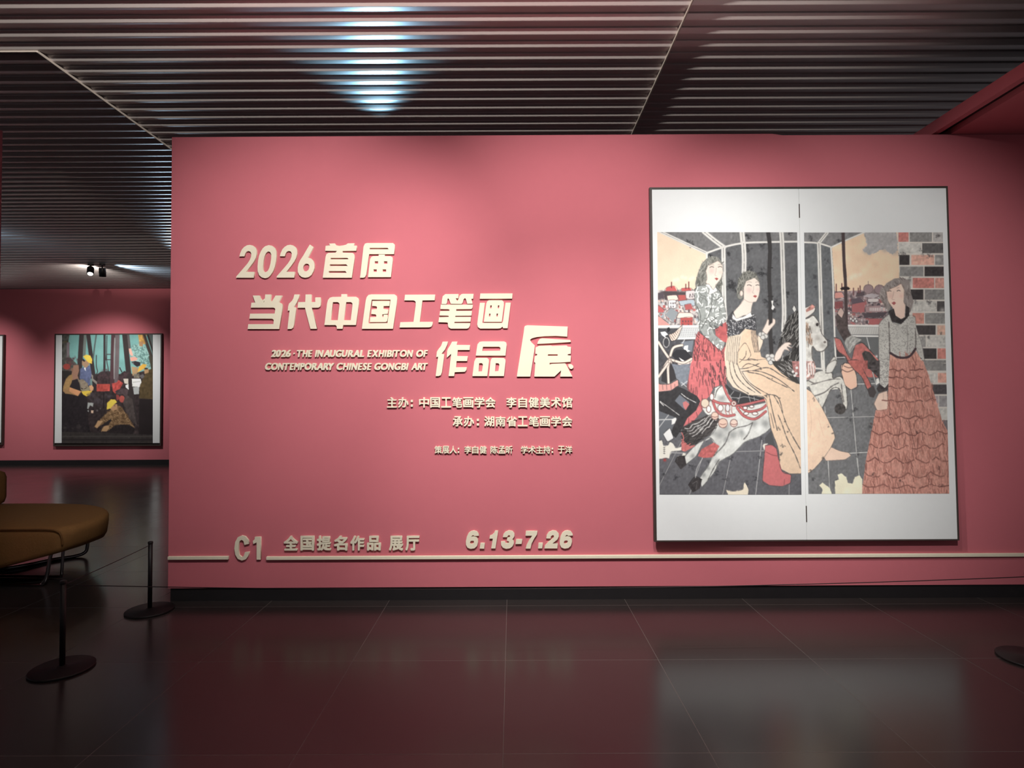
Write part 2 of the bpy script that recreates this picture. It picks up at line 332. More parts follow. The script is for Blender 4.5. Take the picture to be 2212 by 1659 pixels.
T([[(345,295),(415,293),(405,335),(375,400),(330,455),(365,460),(360,520),(335,700),(320,740),(290,752),(252,752),(258,700),(285,495),(260,500),(268,430),(285,400),(325,350)],
   [(470,295),(540,293),(530,338),(708,340),(703,405),(545,405),(538,485),(678,487),(670,552),(530,552),(522,635),(665,633),(660,670),(640,695),(505,700),(498,752),(423,752),(435,660),(458,455),(400,508),(405,420),(415,390),(450,335)]], Dd, CH, 'large raised cream Chinese character just right of the English lines')
T([[(835,298),(870,292),(1160,292),(1188,305),(1195,335),(1178,480),(785,480),(795,410),(808,330)], [(880,362),(1095,362),(1113,378),(1108,415),(870,418)],
   [(785,515),(810,510),(935,510),(957,530),(960,560),(938,752),(740,752),(745,710),(765,560)], [(830,580),(865,580),(880,595),(868,688),(820,690)],
   [(1000,512),(1025,510),(1155,512),(1178,530),(1180,560),(1158,752),(960,752),(965,710),(980,560),(988,530)], [(1050,580),(1085,582),(1098,598),(1085,685),(1040,688)]], Dd, CH, 'large raised cream Chinese character of three boxes left of the largest character')
T([[(1440,85),(1470,77),(2005,95),(1998,228),(1850,218),(1700,222),(1600,232),(1530,250),(1505,270),(1520,300),(1568,345),(1560,420),(1508,758),(1330,758),(1335,720),(1420,180),(1430,100)],
   [(1635,258),(1665,250),(1850,262),(2035,272),(2048,290),(2040,300),(1850,312),(1600,325),(1612,290)],
   [(1620,350),(1780,345),(1800,352),(1840,350),(1990,345),(2005,360),(2048,365),(2045,455),(2005,462),(2005,475),(2048,480),(2042,562),(1900,572),(1765,575),(1765,600),(1790,590),(1970,582),(1985,600),(2068,758),(1905,758),(1918,675),(1830,758),(1562,758),(1575,575),(1560,565),(1568,490),(1600,472),(1600,460),(1575,455),(1580,370),(1610,360)],
   [(1745,462),(1870,462),(1875,475),(1865,482),(1740,482)], [(2015,595),(2050,592),(2078,615),(2080,640),(2060,658),(2035,655),(2015,625)]], Dd, CH, 'largest raised cream Chinese character, at the right end of the title')

# English lines
def word(wd, x0, x1, ytop, ybase, where, counts):
    off = (0.052, 0.022); sh = 0.20; gap = 0.115
    ext = []
    for ch in wd:
        me = glyph(ch, off); n = len(me.vertices); co = np.empty(n * 3); me.vertices.foreach_get('co', co); co = co.reshape(-1, 3)
        ext.append((co[:, 0].min(), co[:, 0].max(), co[:, 1].min(), co[:, 1].max())); bpy.data.meshes.remove(me)
    cap = 0.727 + 2 * off[1]; sy = (ybase - ytop) / cap
    tot = sum(e[1] - e[0] for e in ext) + gap * (len(wd) - 1) + sh * cap * 0.55
    sx = (x1 - x0) / tot; cx = 0.0
    for i, (ch, e) in enumerate(zip(wd, ext)):
        h = (e[3] - e[2]); wdt = e[1] - e[0]
        lift = (e[2] + off[1]) * sy if ch == '\u00b7' else 0
        xa = x0 + cx * sx; xb2 = x0 + (cx + wdt + sh * h) * sx
        yb3 = ybase - lift; ya3 = yb3 - h * sy
        kind = 'numeral' if ch.isdigit() else ('dot' if ch == '\u00b7' else 'letter')
        if ch == '\u00b7': lab = 'tiny raised cream dot between 2026 and THE on the English line'; xa += lift / sy * sh * sx; xb2 += lift / sy * sh * sx
        elif len(wd) == 1: lab = 'small raised cream %s %s' % (kind, ch)
        else: lab = 'small raised cream %s %s, %s in %s of the %s English line' % (kind, ch, ORD[i], wd, where)
        fitted(ch, xa, ya3, xb2, yb3, off, sh, 'raised_' + kind, lab, 'letter', 'small English letters on the title wall')
        cx += wdt + gap
G = lambda x: 560 + x / 5.821
GY = lambda y: 740 + y / 5.821
cnt = {}
for wd, a, b in (('2026', 145, 388), ('\u00b7', 424, 446), ('THE', 472, 660), ('INAUGURAL', 698, 1312), ('EXHIBITON', 1356, 1930), ('OF', 1972, 2114)):
    word(wd, G(a), G(b), GY(88), GY(181), 'upper', cnt)
for wd, a, b in (('CONTEMPORARY', 72, 937), ('CHINESE', 970, 1408), ('GONGBI', 1446, 1872), ('ART', 1910, 2114)):
    word(wd, G(a), G(b), GY(251), GY(345), 'lower', cnt)

# Chinese credit lines
def cline(chars, boxes, y0, y1, sc, org, off, em, desc, group, kindname='raised_character'):
    n = 0
    for ch, (a, b) in zip(chars, boxes):
        x = (a + b) / 2
        nm = 'raised_colon' if ch == '\uff1a' else kindname
        if ch == '\uff1a':
            lab = 'small raised cream colon, in %s, after its %s character' % (desc, ORD[n - 1]); 
            bx = (org[0] + a / sc, org[1] + (y0 + 0.26 * (y1 - y0)) / sc, org[0] + b / sc, org[1] + (y1 - 0.06 * (y1 - y0)) / sc)
        else:
            lab = 'small raised cream Chinese character, %s of %s' % (ORD[n], desc); n += 1
            bx = (org[0] + a / sc, org[1] + y0 / sc, org[0] + b / sc, org[1] + y1 / sc)
        if ch != '\uff1a': fitted(ch, *bx, off, 0.0, nm, lab, 'letter', group); continue
        p0 = at(bx[0], bx[3], YL); p1 = at(bx[2], bx[1], YL); ec = empty(nm, ((p0.x + p1.x) / 2, D, p0.z)); tag(ec, lab, 'letter', group)
        hw, hh = (p1.x - p0.x) / 2, p1.z - p0.z
        for za in (0, hh * 0.66):
            bm = BM(); box(bm, -hw, hw, -LT, 0, za, za + hh * 0.34, 0.003); obj('dot', bm, M['cream'], ec)
H = ((820, 840), 5.027)
cline('主办：中国工笔画学会李自健美术馆', [(80,187),(200,314),(336,361),(428,537),(549,656),(668,777),(788,897),(907,1018),(1029,1141),(1148,1259),(1376,1487),(1506,1602),(1619,1729),(1740,1851),(1861,1971),(1980,2093)], 90, 204, H[1], H[0], (0.024, 0.0192), 0, 'the upper credit line under the title', 'upper credit line characters')
cline('承办：湖南省工笔画学会', [(794,902),(914,1026),(1054,1080),(1135,1247),(1259,1367),(1379,1491),(1500,1608),(1619,1731),(1740,1851),(1861,1971),(1980,2091)], 297, 408, H[1], H[0], (0.024, 0.0192), 0, 'the middle credit line', 'middle credit line characters')
cline('策展人：李自健陈孟昕学术主持：于洋', [(597,676),(680,757),(760,838),(847,865),(920,997),(1004,1073),(1084,1162),(1204,1284),(1289,1366),(1370,1445),(1534,1612),(1614,1696),(1698,1776),(1778,1856),(1868,1886),(1936,2012),(2016,2093)], 620, 703, H[1], H[0], (0.018, 0.0144), 0, 'the smallest, lowest credit line', 'lowest credit line characters')
E_ = ((480, 1130), 4.916)
cline('全国提名作品展厅', [(652,803),(830,975),(1005,1155),(1185,1328),(1360,1507),(1537,1683),(1770,1920),(1945,2093)], 137, 292, E_[1], E_[0], (0.034, 0.0272), 0, 'the hall name beside C1', 'hall name characters')
g2 = 'hall number and dates above the cream strip'
traced([[(285,220),(235,232),(225,190),(205,178),(185,190),(175,230),(172,290),(180,340),(205,362),(228,350),(240,310),(287,305),(275,350),(250,385),(208,398),(165,380),(138,335),(128,270),(138,200),(165,150),(205,132),(245,143),(275,180)]], *E_, 'raised_letter', 'tall raised cream letter C in the gap of the strip', 'letter', g2)
traced([[(345,147),(408,147),(408,388),(365,388),(365,205),(330,222),(325,190),(345,170)]], *E_, 'raised_numeral', 'tall raised cream numeral 1 right after the C in the gap', 'letter', g2)
Fd = ((980, 1130), 7.9)
six = [[(432,215),(352,222),(336,205),(318,210),(300,234),(350,229),(390,242),(414,275),(416,325),(398,390),(355,430),(290,440),(235,420),(210,370),(208,310),(225,230),(255,170),(295,140),(345,130),(395,142),(425,180)], [(315,300),(340,302),(348,320),(335,350),(305,360),(280,350),(278,325),(292,305)]]
def DT(p, nm, lab): traced(p, *Fd, nm, lab, 'letter', g2)
DT(six, 'raised_numeral', 'bold raised cream numeral 6 that starts the dates')
DT([[(458,340),(532,342),(520,437),(443,435)]], 'raised_dot', 'square raised cream dot between 6 and 13 in the dates')
DT([[(708,132),(760,132),(712,432),(640,432),(668,265),(610,265),(618,215),(660,200),(690,170)]], 'raised_numeral', 'bold raised cream numeral 1 in the dates')
DT([[(838,240),(850,190),(885,150),(945,128),(1005,138),(1037,175),(1037,220),(1015,260),(1000,275),(1025,300),(1028,345),(1005,395),(960,430),(895,440),(840,420),(810,375),(808,315),(880,312),(880,340),(905,345),(940,340),(948,320),(935,308),(905,302),(915,250),(950,245),(965,225),(955,205),(930,208),(912,240)]], 'raised_numeral', 'bold raised cream numeral 3 in the dates')
DT([[(1068,277),(1172,277),(1158,355),(1055,358)]], 'raised_dash', 'raised cream dash between the two dates')
DT([[(1235,137),(1430,135),(1420,195),(1370,270),(1330,350),(1310,435),(1228,435),(1245,375),(1290,290),(1340,215),(1225,215)]], 'raised_numeral', 'bold raised cream numeral 7 in the dates')
DT([[(1450,340),(1523,338),(1510,430),(1440,432)]], 'raised_dot', 'square raised cream dot between 7 and 26 in the dates')
DT([[(1578,262),(1590,205),(1625,155),(1690,127),(1750,135),(1792,175),(1795,225),(1770,280),(1720,320),(1685,350),(1778,348),(1768,432),(1548,432),(1560,385),(1620,320),(1680,275),(1712,240),(1710,210),(1685,205),(1660,225),(1655,262)]], 'raised_numeral', 'bold raised cream numeral 2 in the dates')
DT([[(x + 1602, y - 4) for x, y in p] for p in six], 'raised_numeral', 'bold raised cream numeral 6 that ends the dates')
for me in GLY.values(): bpy.data.meshes.remove(me)

# ------------------------------------------------------------------ pictures: a small painting engine on a pixel grid
class Canvas:
    def __init__(s, x0, y0, x1, y1, ss=2, base=(120, 120, 120)):
        s.x0, s.y0, s.ss = x0, y0, ss; s.w = int((x1 - x0) * ss); s.h = int((y1 - y0) * ss)
        s.a = np.empty((s.h, s.w, 3), np.float32); s.a[:] = base; s.f = (0, 0, 1)
    def frame(s, ox, oy, sc): s.f = (ox, oy, sc)
    def cv(s, p):
        ox, oy, sc = s.f
        return [((ox + x / sc - s.x0) * s.ss, (oy + y / sc - s.y0) * s.ss) for x, y in p]
    def mask(s, q):
        xs = [p[0] for p in q]; ys = [p[1] for p in q]
        xa = max(0, int(min(xs)) - 1); xb = min(s.w, int(max(xs)) + 2); ya = max(0, int(min(ys)) - 1); yb = min(s.h, int(max(ys)) + 2)
        if xa >= xb or ya >= yb: return None
        X, Y = np.meshgrid(np.arange(xa, xb) + 0.5, np.arange(ya, yb) + 0.5); ins = np.zeros(X.shape, bool)
        for (ax, ay), (bx, by) in zip(q, q[1:] + q[:1]):
            if ay == by: continue
            c = ((ay > Y) != (by > Y)) & (X < (bx - ax) * (Y - ay) / (by - ay) + ax); ins ^= c
        return xa, xb, ya, yb, ins
    def poly(s, p, col, edge=None, ew=3, mott=0.0, wob=0.0, alpha=1.0):
        q = s.cv(p)
        if wob:
            qq = []
            for (ax, ay), (bx, by) in zip(q, q[1:] + q[:1]):
                n = max(1, int(math.hypot(bx - ax, by - ay) / 5))
                for k in range(n):
                    t = k / n; qq.append((ax + (bx - ax) * t + rnd.uniform(-wob, wob), ay + (by - ay) * t + rnd.uniform(-wob, wob)))
            q = qq
        r = s.mask(q)
        if r:
            xa, xb, ya, yb, ins = r; c = np.array(col, np.float32); v = s.a[ya:yb, xa:xb]
            cc = np.broadcast_to(c, v.shape).copy()
            if mott:
                n = nrg.normal(0, 1, ((yb - ya) // 7 + 2, (xb - xa) // 7 + 2)); n = np.kron(n, np.ones((7, 7)))[:yb - ya, :xb - xa]
                n = (n + np.roll(n, 3, 0) + np.roll(n, 3, 1) + np.roll(n, 5, 0)) / 4
                cc *= (1 + mott * n)[..., None]
            v[ins] = v[ins] * (1 - alpha) + cc[ins] * alpha
        if edge: s.line(p + p[:1], ew, edge, wob=0.6, alpha=0.75)
    def line(s, p, wd, col, wob=0.0, alpha=1.0):
        q = s.cv(p); r = max(0.5, wd / s.f[2] * s.ss / 2); c = np.array(col, np.float32)
        if len(q) > 2:
            q3 = smooth_path([(x, y, 0) for x, y in q], 6); q = [(v.x, v.y) for v in q3]
        for (ax, ay), (bx, by) in zip(q, q[1:]):
            rr = r * (1 + (rnd.uniform(-wob, wob) if wob else 0))
            xa = max(0, int(min(ax, bx) - rr) - 1); xb = min(s.w, int(max(ax, bx) + rr) + 2); ya = max(0, int(min(ay, by) - rr) - 1); yb = min(s.h, int(max(ay, by) + rr) + 2)
            if xa >= xb or ya >= yb: continue
            X, Y = np.meshgrid(np.arange(xa, xb) + 0.5, np.arange(ya, yb) + 0.5); dx, dy = bx - ax, by - ay; L = dx * dx + dy * dy + 1e-9
            t = np.clip(((X - ax) * dx + (Y - ay) * dy) / L, 0, 1); d = np.hypot(X - ax - t * dx, Y - ay - t * dy)
            al = np.clip(rr + 0.5 - d, 0, 1)[..., None] * alpha; v = s.a[ya:yb, xa:xb]; v[:] = v * (1 - al) + c * al
    def ell(s, x, y, rx, ry, col, **k):
        s.poly([(x + rx * math.cos(t * math.pi / 10), y + ry * math.sin(t * math.pi / 10)) for t in range(20)], col, **k)
    def blot(s, x, y, r, col, alpha=0.5):
        if r > 6 and sum(col) < 330 and alpha < 0.92:            # ink smudge: a cluster of small soft spots
            for k in range(7): s.blot(x + rnd.gauss(0, 0.55) * r, y + rnd.gauss(0, 0.55) * r, r * rnd.uniform(0.22, 0.6), col, alpha * 0.75)
            return
        q = s.cv([(x, y)])[0]; R = r / s.f[2] * s.ss
        xa = max(0, int(q[0] - 2 * R)); xb = min(s.w, int(q[0] + 2 * R) + 1); ya = max(0, int(q[1] - 2 * R)); yb = min(s.h, int(q[1] + 2 * R) + 1)
        if xa >= xb or ya >= yb: return
        X, Y = np.meshgrid(np.arange(xa, xb), np.arange(ya, yb)); g = np.exp(-((X - q[0]) ** 2 + (Y - q[1]) ** 2) / (R * R))[..., None] * alpha
        v = s.a[ya:yb, xa:xb]; v[:] = v * (1 - g) + np.array(col, np.float32) * g
    def strokes(s, p, n, ln, ang, wd, col, spread=0.3, alpha=0.8):
        """short strokes scattered inside polygon p"""
        xs = [a[0] for a in p]; ys = [a[1] for a in p]; k = 0; tries = 0
        while k < n and tries < n * 30:
            tries += 1; x = rnd.uniform(min(xs), max(xs)); y = rnd.uniform(min(ys), max(ys)); ins = False
            for (ax, ay), (bx, by) in zip(p, p[1:] + p[:1]):
                if (ay > y) != (by > y) and x < (bx - ax) * (y - ay) / (by - ay) + ax: ins = not ins
            if not ins: continue
            a = ang + rnd.uniform(-spread, spread); l = ln * rnd.uniform(0.6, 1.3)
            dx, dy = math.cos(a) * l / 2, math.sin(a) * l / 2
            s.line([(x - dx, y - dy), (x + dx * 0.1 + rnd.uniform(-2, 2), y + dy * 0.1), (x + dx, y + dy)], wd, col, alpha=alpha); k += 1
    def finish(s, grain=0.02, wash=0.05, sat=0.84):
        g = s.a.mean(2, keepdims=True); s.a = g + (s.a - g) * sat
        n = nrg.normal(0, 1, (s.h // 26 + 3, s.w // 26 + 3)); iy = np.linspace(0, n.shape[0] - 1.01, s.h); ix = np.linspace(0, n.shape[1] - 1.01, s.w)
        y0 = iy.astype(int); x0 = ix.astype(int); fy = (iy - y0)[:, None]; fx = (ix - x0)[None]
        L = n[y0][:, x0] * (1 - fy) * (1 - fx) + n[y0 + 1][:, x0] * fy * (1 - fx) + n[y0][:, x0 + 1] * (1 - fy) * fx + n[y0 + 1][:, x0 + 1] * fy * fx
        s.a *= (1 + wash * L + grain * nrg.normal(0, 1, L.shape))[..., None]
        s.a = np.clip(s.a, 0, 255)
        k = s.ss; h, w = s.h // k * k, s.w // k * k
        s.d = s.a[:h, :w].reshape(h // k, k, w // k, k, 3).mean((1, 3))
    def sample(s, X, Y):
        u = np.clip(X - s.x0 - 0.5, 0, s.d.shape[1] - 1.01); v = np.clip(Y - s.y0 - 0.5, 0, s.d.shape[0] - 1.01)
        i = v.astype(int); j = u.astype(int); fv = (v - i)[..., None]; fu = (u - j)[..., None]
        return s.d[i, j] * (1 - fv) * (1 - fu) + s.d[i + 1, j] * fv * (1 - fu) + s.d[i, j + 1] * (1 - fv) * fu + s.d[i + 1, j + 1] * fv * fu
def art_mesh(name, cv, quad, proj, nx, ny, gain, parent, thick=0.002):
    """flat sheet of pigment: quad = photo corners TL, TR, BR, BL; proj turns a photo point into the picture's own x, y, z"""
    U, V = np.meshgrid(np.linspace(0, 1, nx), np.linspace(0, 1, ny)); q = np.array(quad, float)
    PX = (q[0][None, None] * ((1 - U) * (1 - V))[..., None] + q[1] * (U * (1 - V))[..., None] + q[2] * (U * V)[..., None] + q[3] * ((1 - U) * V)[..., None])
    col = cv.sample(PX[..., 0], PX[..., 1]) / 255.0
    c = np.where(col <= 0.04045, col / 12.92, ((col + 0.055) / 1.055) ** 2.4)
    g = np.asarray(gain, float); c = np.clip(c * g, 0, 0.92)
    co = np.empty((ny, nx, 3))
    for i in range(ny):
        for j in (0, nx - 1):
            co[i, j] = proj(*PX[i, j])
        co[i] = co[i, 0][None] * (1 - U[i])[:, None] + co[i, nx - 1][None] * U[i][:, None]
    n = nx * ny; co = co.reshape(-1, 3); idx = np.arange(n).reshape(ny, nx)
    fa = np.stack([idx[:-1, :-1], idx[1:, :-1], idx[1:, 1:], idx[:-1, 1:]], -1).reshape(-1, 4)
    me = bpy.data.meshes.new(name); me.vertices.add(n); me.vertices.foreach_set('co', co.ravel())
    me.loops.add(fa.size); me.loops.foreach_set('vertex_index', fa.ravel().astype(np.int32))
    me.polygons.add(len(fa)); me.polygons.foreach_set('loop_start', (np.arange(len(fa)) * 4).astype(np.int32)); me.update(calc_edges=True); me.validate()
    at_ = me.attributes.new('pigment', 'FLOAT_COLOR', 'POINT'); at_.data.foreach_set('color', np.concatenate([c.reshape(-1, 3), np.ones((n, 1))], 1).astype(np.float32).ravel())
    me.materials.append(M['pigment']); o = bpy.data.objects.new(name, me); COL.objects.link(o); o.parent = parent; return o

#ART_BEGIN
def paint_left():
    c = Canvas(1412, 495, 1740, 1076, 2, (100, 101, 104)); p, l, e, b, st = c.poly, c.line, c.ell, c.blot, c.strokes
    INK = (66, 64, 64); WH = (226, 224, 217); SKIN = (236, 219, 204); RED = (206, 104, 104); PEACH = (233, 201, 169)
    c.frame(1400, 390, 4.047)
    p([(60,440),(140,440),(515,630),(515,975),(60,975)], (238,213,183))
    p([(130,440),(1340,440),(1340,532),(1040,536),(830,546),(660,578),(515,632)], (122,122,122), mott=0.05)
    p([(515,632),(660,578),(830,546),(1040,536),(1340,530),(1340,1700),(515,1700)], (101,102,104), mott=0.05)
    for x, y, r in ((880,600,36),(720,915,42),(990,805,30),(1000,820,26),(1110,1075,45),(700,640,30),(1225,985,24),(760,940,30),(1000,560,30),(380,540,26),(350,530,20),(545,650,22),(890,770,36),(1040,1060,30),(880,500,24),(1240,470,20),(700,930,24),(1085,1140,30),(1110,1400,30)): b(x, y, r, (52,52,54), 0.75)
    for x, y, r in ((600,520,60),(980,650,80),(1240,700,60),(760,760,60),(980,1100,60)): b(x, y, r, (128,128,130), 0.35)
    def beam(pts, w, inner=True):
        l(pts, w, (205,204,198)); l(pts, w * 0.8, WH)
        if inner: l(pts, max(4, w * 0.14), (140,138,134), wob=0.5)
    beam([(110,446),(300,535),(515,634)], 26); beam([(490,446),(580,520),(665,582)], 40); beam([(822,440),(832,548)], 46)
    beam([(515,632),(660,582),(830,546),(1040,537),(1340,532)], 17, False); beam([(514,634),(516,680)], 18, False)
    beam([(660,588),(664,900),(668,1100),(684,1260)], 38); beam([(836,548),(842,680),(840,800)], 42); beam([(1166,440),(1174,560),(1184,900),(1192,1150),(1186,1310)], 40)
    l([(1050,440),(1068,600),(1060,850),(1072,1050),(1070,1300),(1082,1520)], 34, (64,62,62), wob=0.1)
    for y in (760, 1010, 1240): l([(1050, y), (1090, y + 2)], 10, (58,56,56))
    p([(1078,1050),(1098,1048),(1092,1085),(1110,1105),(1094,1132),(1080,1122),(1086,1088)], (236,236,232))
    # distant town
    p([(60,955),(430,950),(460,1280),(60,1280)], (186,178,174), mott=0.12)
    cols = [(200,92,88),(84,74,78),(242,216,196),(168,182,192),(222,222,222),(120,118,122),(186,88,84),(96,84,88),(230,190,176)]
    for i in range(120):
        x = rnd.uniform(80, 430); y = rnd.uniform(975, 1265); w_ = rnd.uniform(8, 26); h = rnd.uniform(8, 24); p([(x,y),(x+w_/2,y-h*0.5),(x+w_,y),(x+w_,y+h),(x,y+h)], rnd.choice(cols), alpha=0.85)
    for q, cc in (([(165,932),(230,920),(256,966),(150,966)],(208,92,90)), ([(130,966),(330,976),(330,1040),(150,1040)],(84,74,76)), ([(260,1000),(330,1000),(330,1052),(266,1052)],(190,90,86)), ([(296,940),(372,938),(382,962),(292,966)],(208,92,90)), ([(330,965),(412,960),(412,1030),(336,1030)],(214,206,204)), ([(166,1006),(250,1000),(266,1040),(176,1050)],(242,214,196)),
                  ([(180,1046),(240,1046),(244,1112),(184,1112)],(226,228,230)), ([(270,1052),(400,1040),(412,1092),(290,1092)],(172,188,198)), ([(200,1110),(262,1150),(222,1242),(150,1172)],(142,150,154)), ([(270,1156),(376,1156),(396,1196),(254,1200)],(246,216,198)), ([(286,1200),(390,1196),(390,1272),(286,1272)],(186,84,80)), ([(90,1085),(140,1128),(136,1152),(90,1152)],(200,95,96)), ([(90,1180),(200,1268),(90,1268)],(214,150,142)), ([(320,1085),(376,1076),(396,1124),(330,1130)],(184,92,92)), ([(88,985),(135,970),(140,1030),(88,1040)],(90,80,86))):
        p(q, cc, edge=(96,84,86), ew=4)
    for x, y in ((196,1065),(215,1065),(232,1062),(196,1092),(216,1092),(300,1222),(325,1222),(350,1222),(374,1222),(300,1250),(350,1250),(362,1005),(382,1005),(400,1000),(365,990),(388,985)): p(R4(x, y, x + 9, y + 16), (92,78,82))
    for x, y0_, y1_ in ((206,888,935),(331,905,944),(357,885,944)): l([(x,y0_),(x,y1_)], 9, (120,60,62))
    for x, y in ((230,870),(260,862),(300,842),(330,850),(370,858),(395,848)): b(x, y, 16, (250,236,214), 0.6)
    l([(80,1278),(455,1276)], 26, (206,206,202)); l([(80,1274),(455,1272)], 12, (232,232,228))
    p([(268,1290),(455,1288),(430,1386),(238,1388)], (162,166,168))
    for k in range(12): l([(262 + 16 * k, 1294), (240 + 16 * k + 36, 1384)], 5, (226,228,226)); l([(290 + 16 * k, 1294), (236 + 15 * k, 1384)], 4, (214,216,214))
    l([(238,1382),(432,1376)], 16, (228,228,224))
    # dark horse at the lower left
    p([(60,1292),(262,1292),(240,1390),(420,1392),(390,1480),(370,1700),(60,1700)], (78,78,82), mott=0.08)
    p([(290,1410),(400,1396),(384,1500),(330,1480),(280,1440)], (118,126,136)); p([(320,1445),(352,1440),(348,1478),(372,1490),(340,1502),(312,1470)], (236,238,236)); l([(320,1392),(285,1450)], 6, (214,214,214))
    p([(205,1520),(250,1478),(330,1480),(385,1545),(380,1590),(310,1606),(262,1590)], (54,54,58)); p([(270,1545),(326,1580),(310,1590),(286,1570)], (232,230,226))
    p([(180,1345),(225,1330),(300,1268),(262,1370),(236,1396),(205,1402)], (226,206,190), edge=INK, ew=5)
    for k in range(6): l([(190 + 16 * k, 1350 - 8 * k), (222 + 10 * k, 1398 - 16 * k)], 5, (120,96,88))
    p([(108,1325),(150,1318),(176,1345),(150,1358),(160,1380),(120,1350)], (224,226,226)); p([(165,1290),(186,1280),(196,1310),(170,1330)], (48,48,50))
    e(160, 1415, 26, 42, (70,70,74), edge=(190,188,184), ew=5)
    for q in ([(92,1412),(140,1490),(190,1562)], [(190,1562),(160,1600),(115,1680)], [(186,1560),(230,1575),(280,1592)], [(196,1530),(225,1460),(300,1438)], [(190,1565),(200,1600),(186,1690)], [(270,1600),(330,1612),(386,1575)]): l(q, 26, (96,84,80)); l(q, 18, (228,214,200))
    p([(200,1600),(270,1612),(380,1600),(372,1700),(240,1700)], (122,130,142), mott=0.05)
    # standing woman
    hair = [(412,900),(435,810),(470,722),(512,682),(565,658),(616,672),(652,716),(656,800),(648,900),(640,1010),(596,1000),(520,960),(420,960)]
    p(hair, (132,132,124)); st(hair, 90, 32, 1.9, 7, (96,96,90), 0.6); st(hair, 60, 34, 1.7, 5, (166,166,156), 0.7)
    p([(508,790),(528,742),(570,722),(612,702),(648,735),(654,800),(640,850),(606,897),(592,912),(586,945),(572,955),(548,930),(508,892),(518,852)], SKIN, edge=(150,132,122), ew=3)
    b(556, 788, 26, (214,178,170), 0.6); b(632, 800, 16, (220,190,180), 0.5)
    for q in ([(540,760),(556,751),(576,757)], [(614,757),(630,750),(646,756)]): l(q, 5, (92,82,78))
    for q in ([(536,742),(555,734),(578,738)], [(612,736),(630,730),(648,736)]): l(q, 3, (150,138,128))
    l([(598,760),(594,800),(586,826),(600,832)], 3, (180,160,148)); p([(582,854),(600,848),(618,856),(602,872)], (170,78,76))
    bl = [(470,915),(540,920),(570,955),(600,935),(640,990),(660,1050),(684,1180),(662,1240),(602,1292),(572,1300),(590,1352),(672,1412),(652,1492),(600,1452),(500,1372),(450,1292),(440,1180),(414,1080),(408,980),(430,930)]
    p(bl, (156,161,157), edge=(90,92,90), ew=5, mott=0.04); st(bl, 42, 60, 1.2, 5, (112,116,112), 0.9); st(bl, 70, 34, 0.7, 8, (236,238,234), 1.6, 0.95)
    for q in ([(560,1000),(556,1100),(520,1200),(470,1290)], [(640,1010),(600,1040),(585,1040)], [(570,1295),(540,1250),(600,1200)], [(430,1100),(460,1180),(450,1280)]): l(q, 6, (86,88,86), wob=0.3)
    p([(500,910),(532,905),(570,952),(590,930),(606,962),(562,988),(530,990),(540,950)], (238,238,234), edge=(110,110,106), ew=3)
    p([(588,1300),(680,1235),(700,1262),(694,1420),(655,1405),(592,1352)], (196,96,96), mott=0.05)
    b(600, 1298, 24, (60,60,62), 0.8); b(640, 1260, 20, (70,70,72), 0.7)
    sk = [(440,1320),(492,1362),(560,1422),(640,1492),(684,1440),(700,1720),(368,1720),(400,1480),(420,1370)]
    p(sk, (212,107,108), edge=(100,66,66), ew=4, mott=0.04); st(sk, 60, 70, 1.5, 6, (130,72,74), 0.25); st(sk, 40, 30, 1.4, 6, (84,64,66), 0.5, 0.7)
    # seated woman
    hb = [(778,1000),(782,930),(792,862),(832,802),(882,784),(942,808),(976,872),(976,905),(935,852),(860,885),(836,960),(828,1020),(800,1040)]
    p(hb, (122,122,114)); st(hb, 46, 28, 2.0, 6, (90,90,84), 0.6); st(hb, 30, 30, 1.6, 5, (156,156,146), 0.8); e(808, 1010, 26, 28, (138,138,130), edge=(96,96,90), ew=4)
    p([(838,940),(860,880),(932,850),(972,885),(979,950),(968,1010),(946,1056),(920,1064),(906,1110),(898,1165),(832,1180),(772,1206),(748,1152),(800,1092),(838,1035)], SKIN, edge=(150,134,124), ew=3)
    e(818, 985, 14, 24, SKIN, edge=(160,140,130), ew=3)
    b(884, 955, 26, (216,180,172), 0.55); b(960, 950, 14, (220,188,180), 0.5)
    for q in ([(868,915),(886,910),(906,920)], [(944,916),(958,910),(972,914)]): l(q, 5, (88,78,74))
    for q in ([(864,892),(886,884),(908,890)], [(940,890),(956,884),(972,890)]): l(q, 3, (150,138,128))
    l([(926,920),(924,955),(914,978),(930,984)], 3, (182,160,148)); p([(918,1010),(936,1000),(956,1008),(940,1024)], (176,84,80)); l([(838,1035),(880,1060),(920,1064)], 3, (170,150,140))
    yk = [(745,1142),(690,1222),(698,1342),(742,1362),(800,1342),(850,1292),(942,1312),(936,1200),(910,1165),(830,1212),(772,1220)]
    p(yk, (76,76,80), edge=(50,50,52), ew=4)
    for i in range(240):
        x = rnd.uniform(690, 940); y = rnd.uniform(1170, 1355)
        if (x < 800 or y < 1295) and y > 1215 - (x - 700) * 0.2: e(x, y, 4.2, 3.4, (196,196,196))
    p([(742,1162),(772,1204),(840,1188),(898,1152),(912,1186),(830,1212),(776,1228),(738,1205)], (238,238,234), edge=(120,118,114), ew=3)
    dr = [(702,1364),(800,1345),(850,1296),(944,1312),(962,1400),(992,1540),(1050,1562),(1110,1592),(1340,1720),(680,1720),(668,1500),(690,1400)]
    p(dr, PEACH, mott=0.02); p([(702,1364),(800,1345),(830,1320),(790,1500),(800,1720),(680,1720),(668,1500)], (226,208,184))
    for x in (700,716,732,748,764,782,800): l([(x + 6, 1360), (x - 8, 1500), (x - 4, 1700)], 4, (128,116,104), wob=0.4)
    for x in (905,918,932,944): l([(x, 1310), (x + 8, 1400), (x + 30, 1500)], 5, (96,90,86), wob=0.4)
    p([(960,1345),(1004,1366),(1004,1420),(974,1495),(962,1420)], (236,214,190), edge=(110,100,92), ew=4)
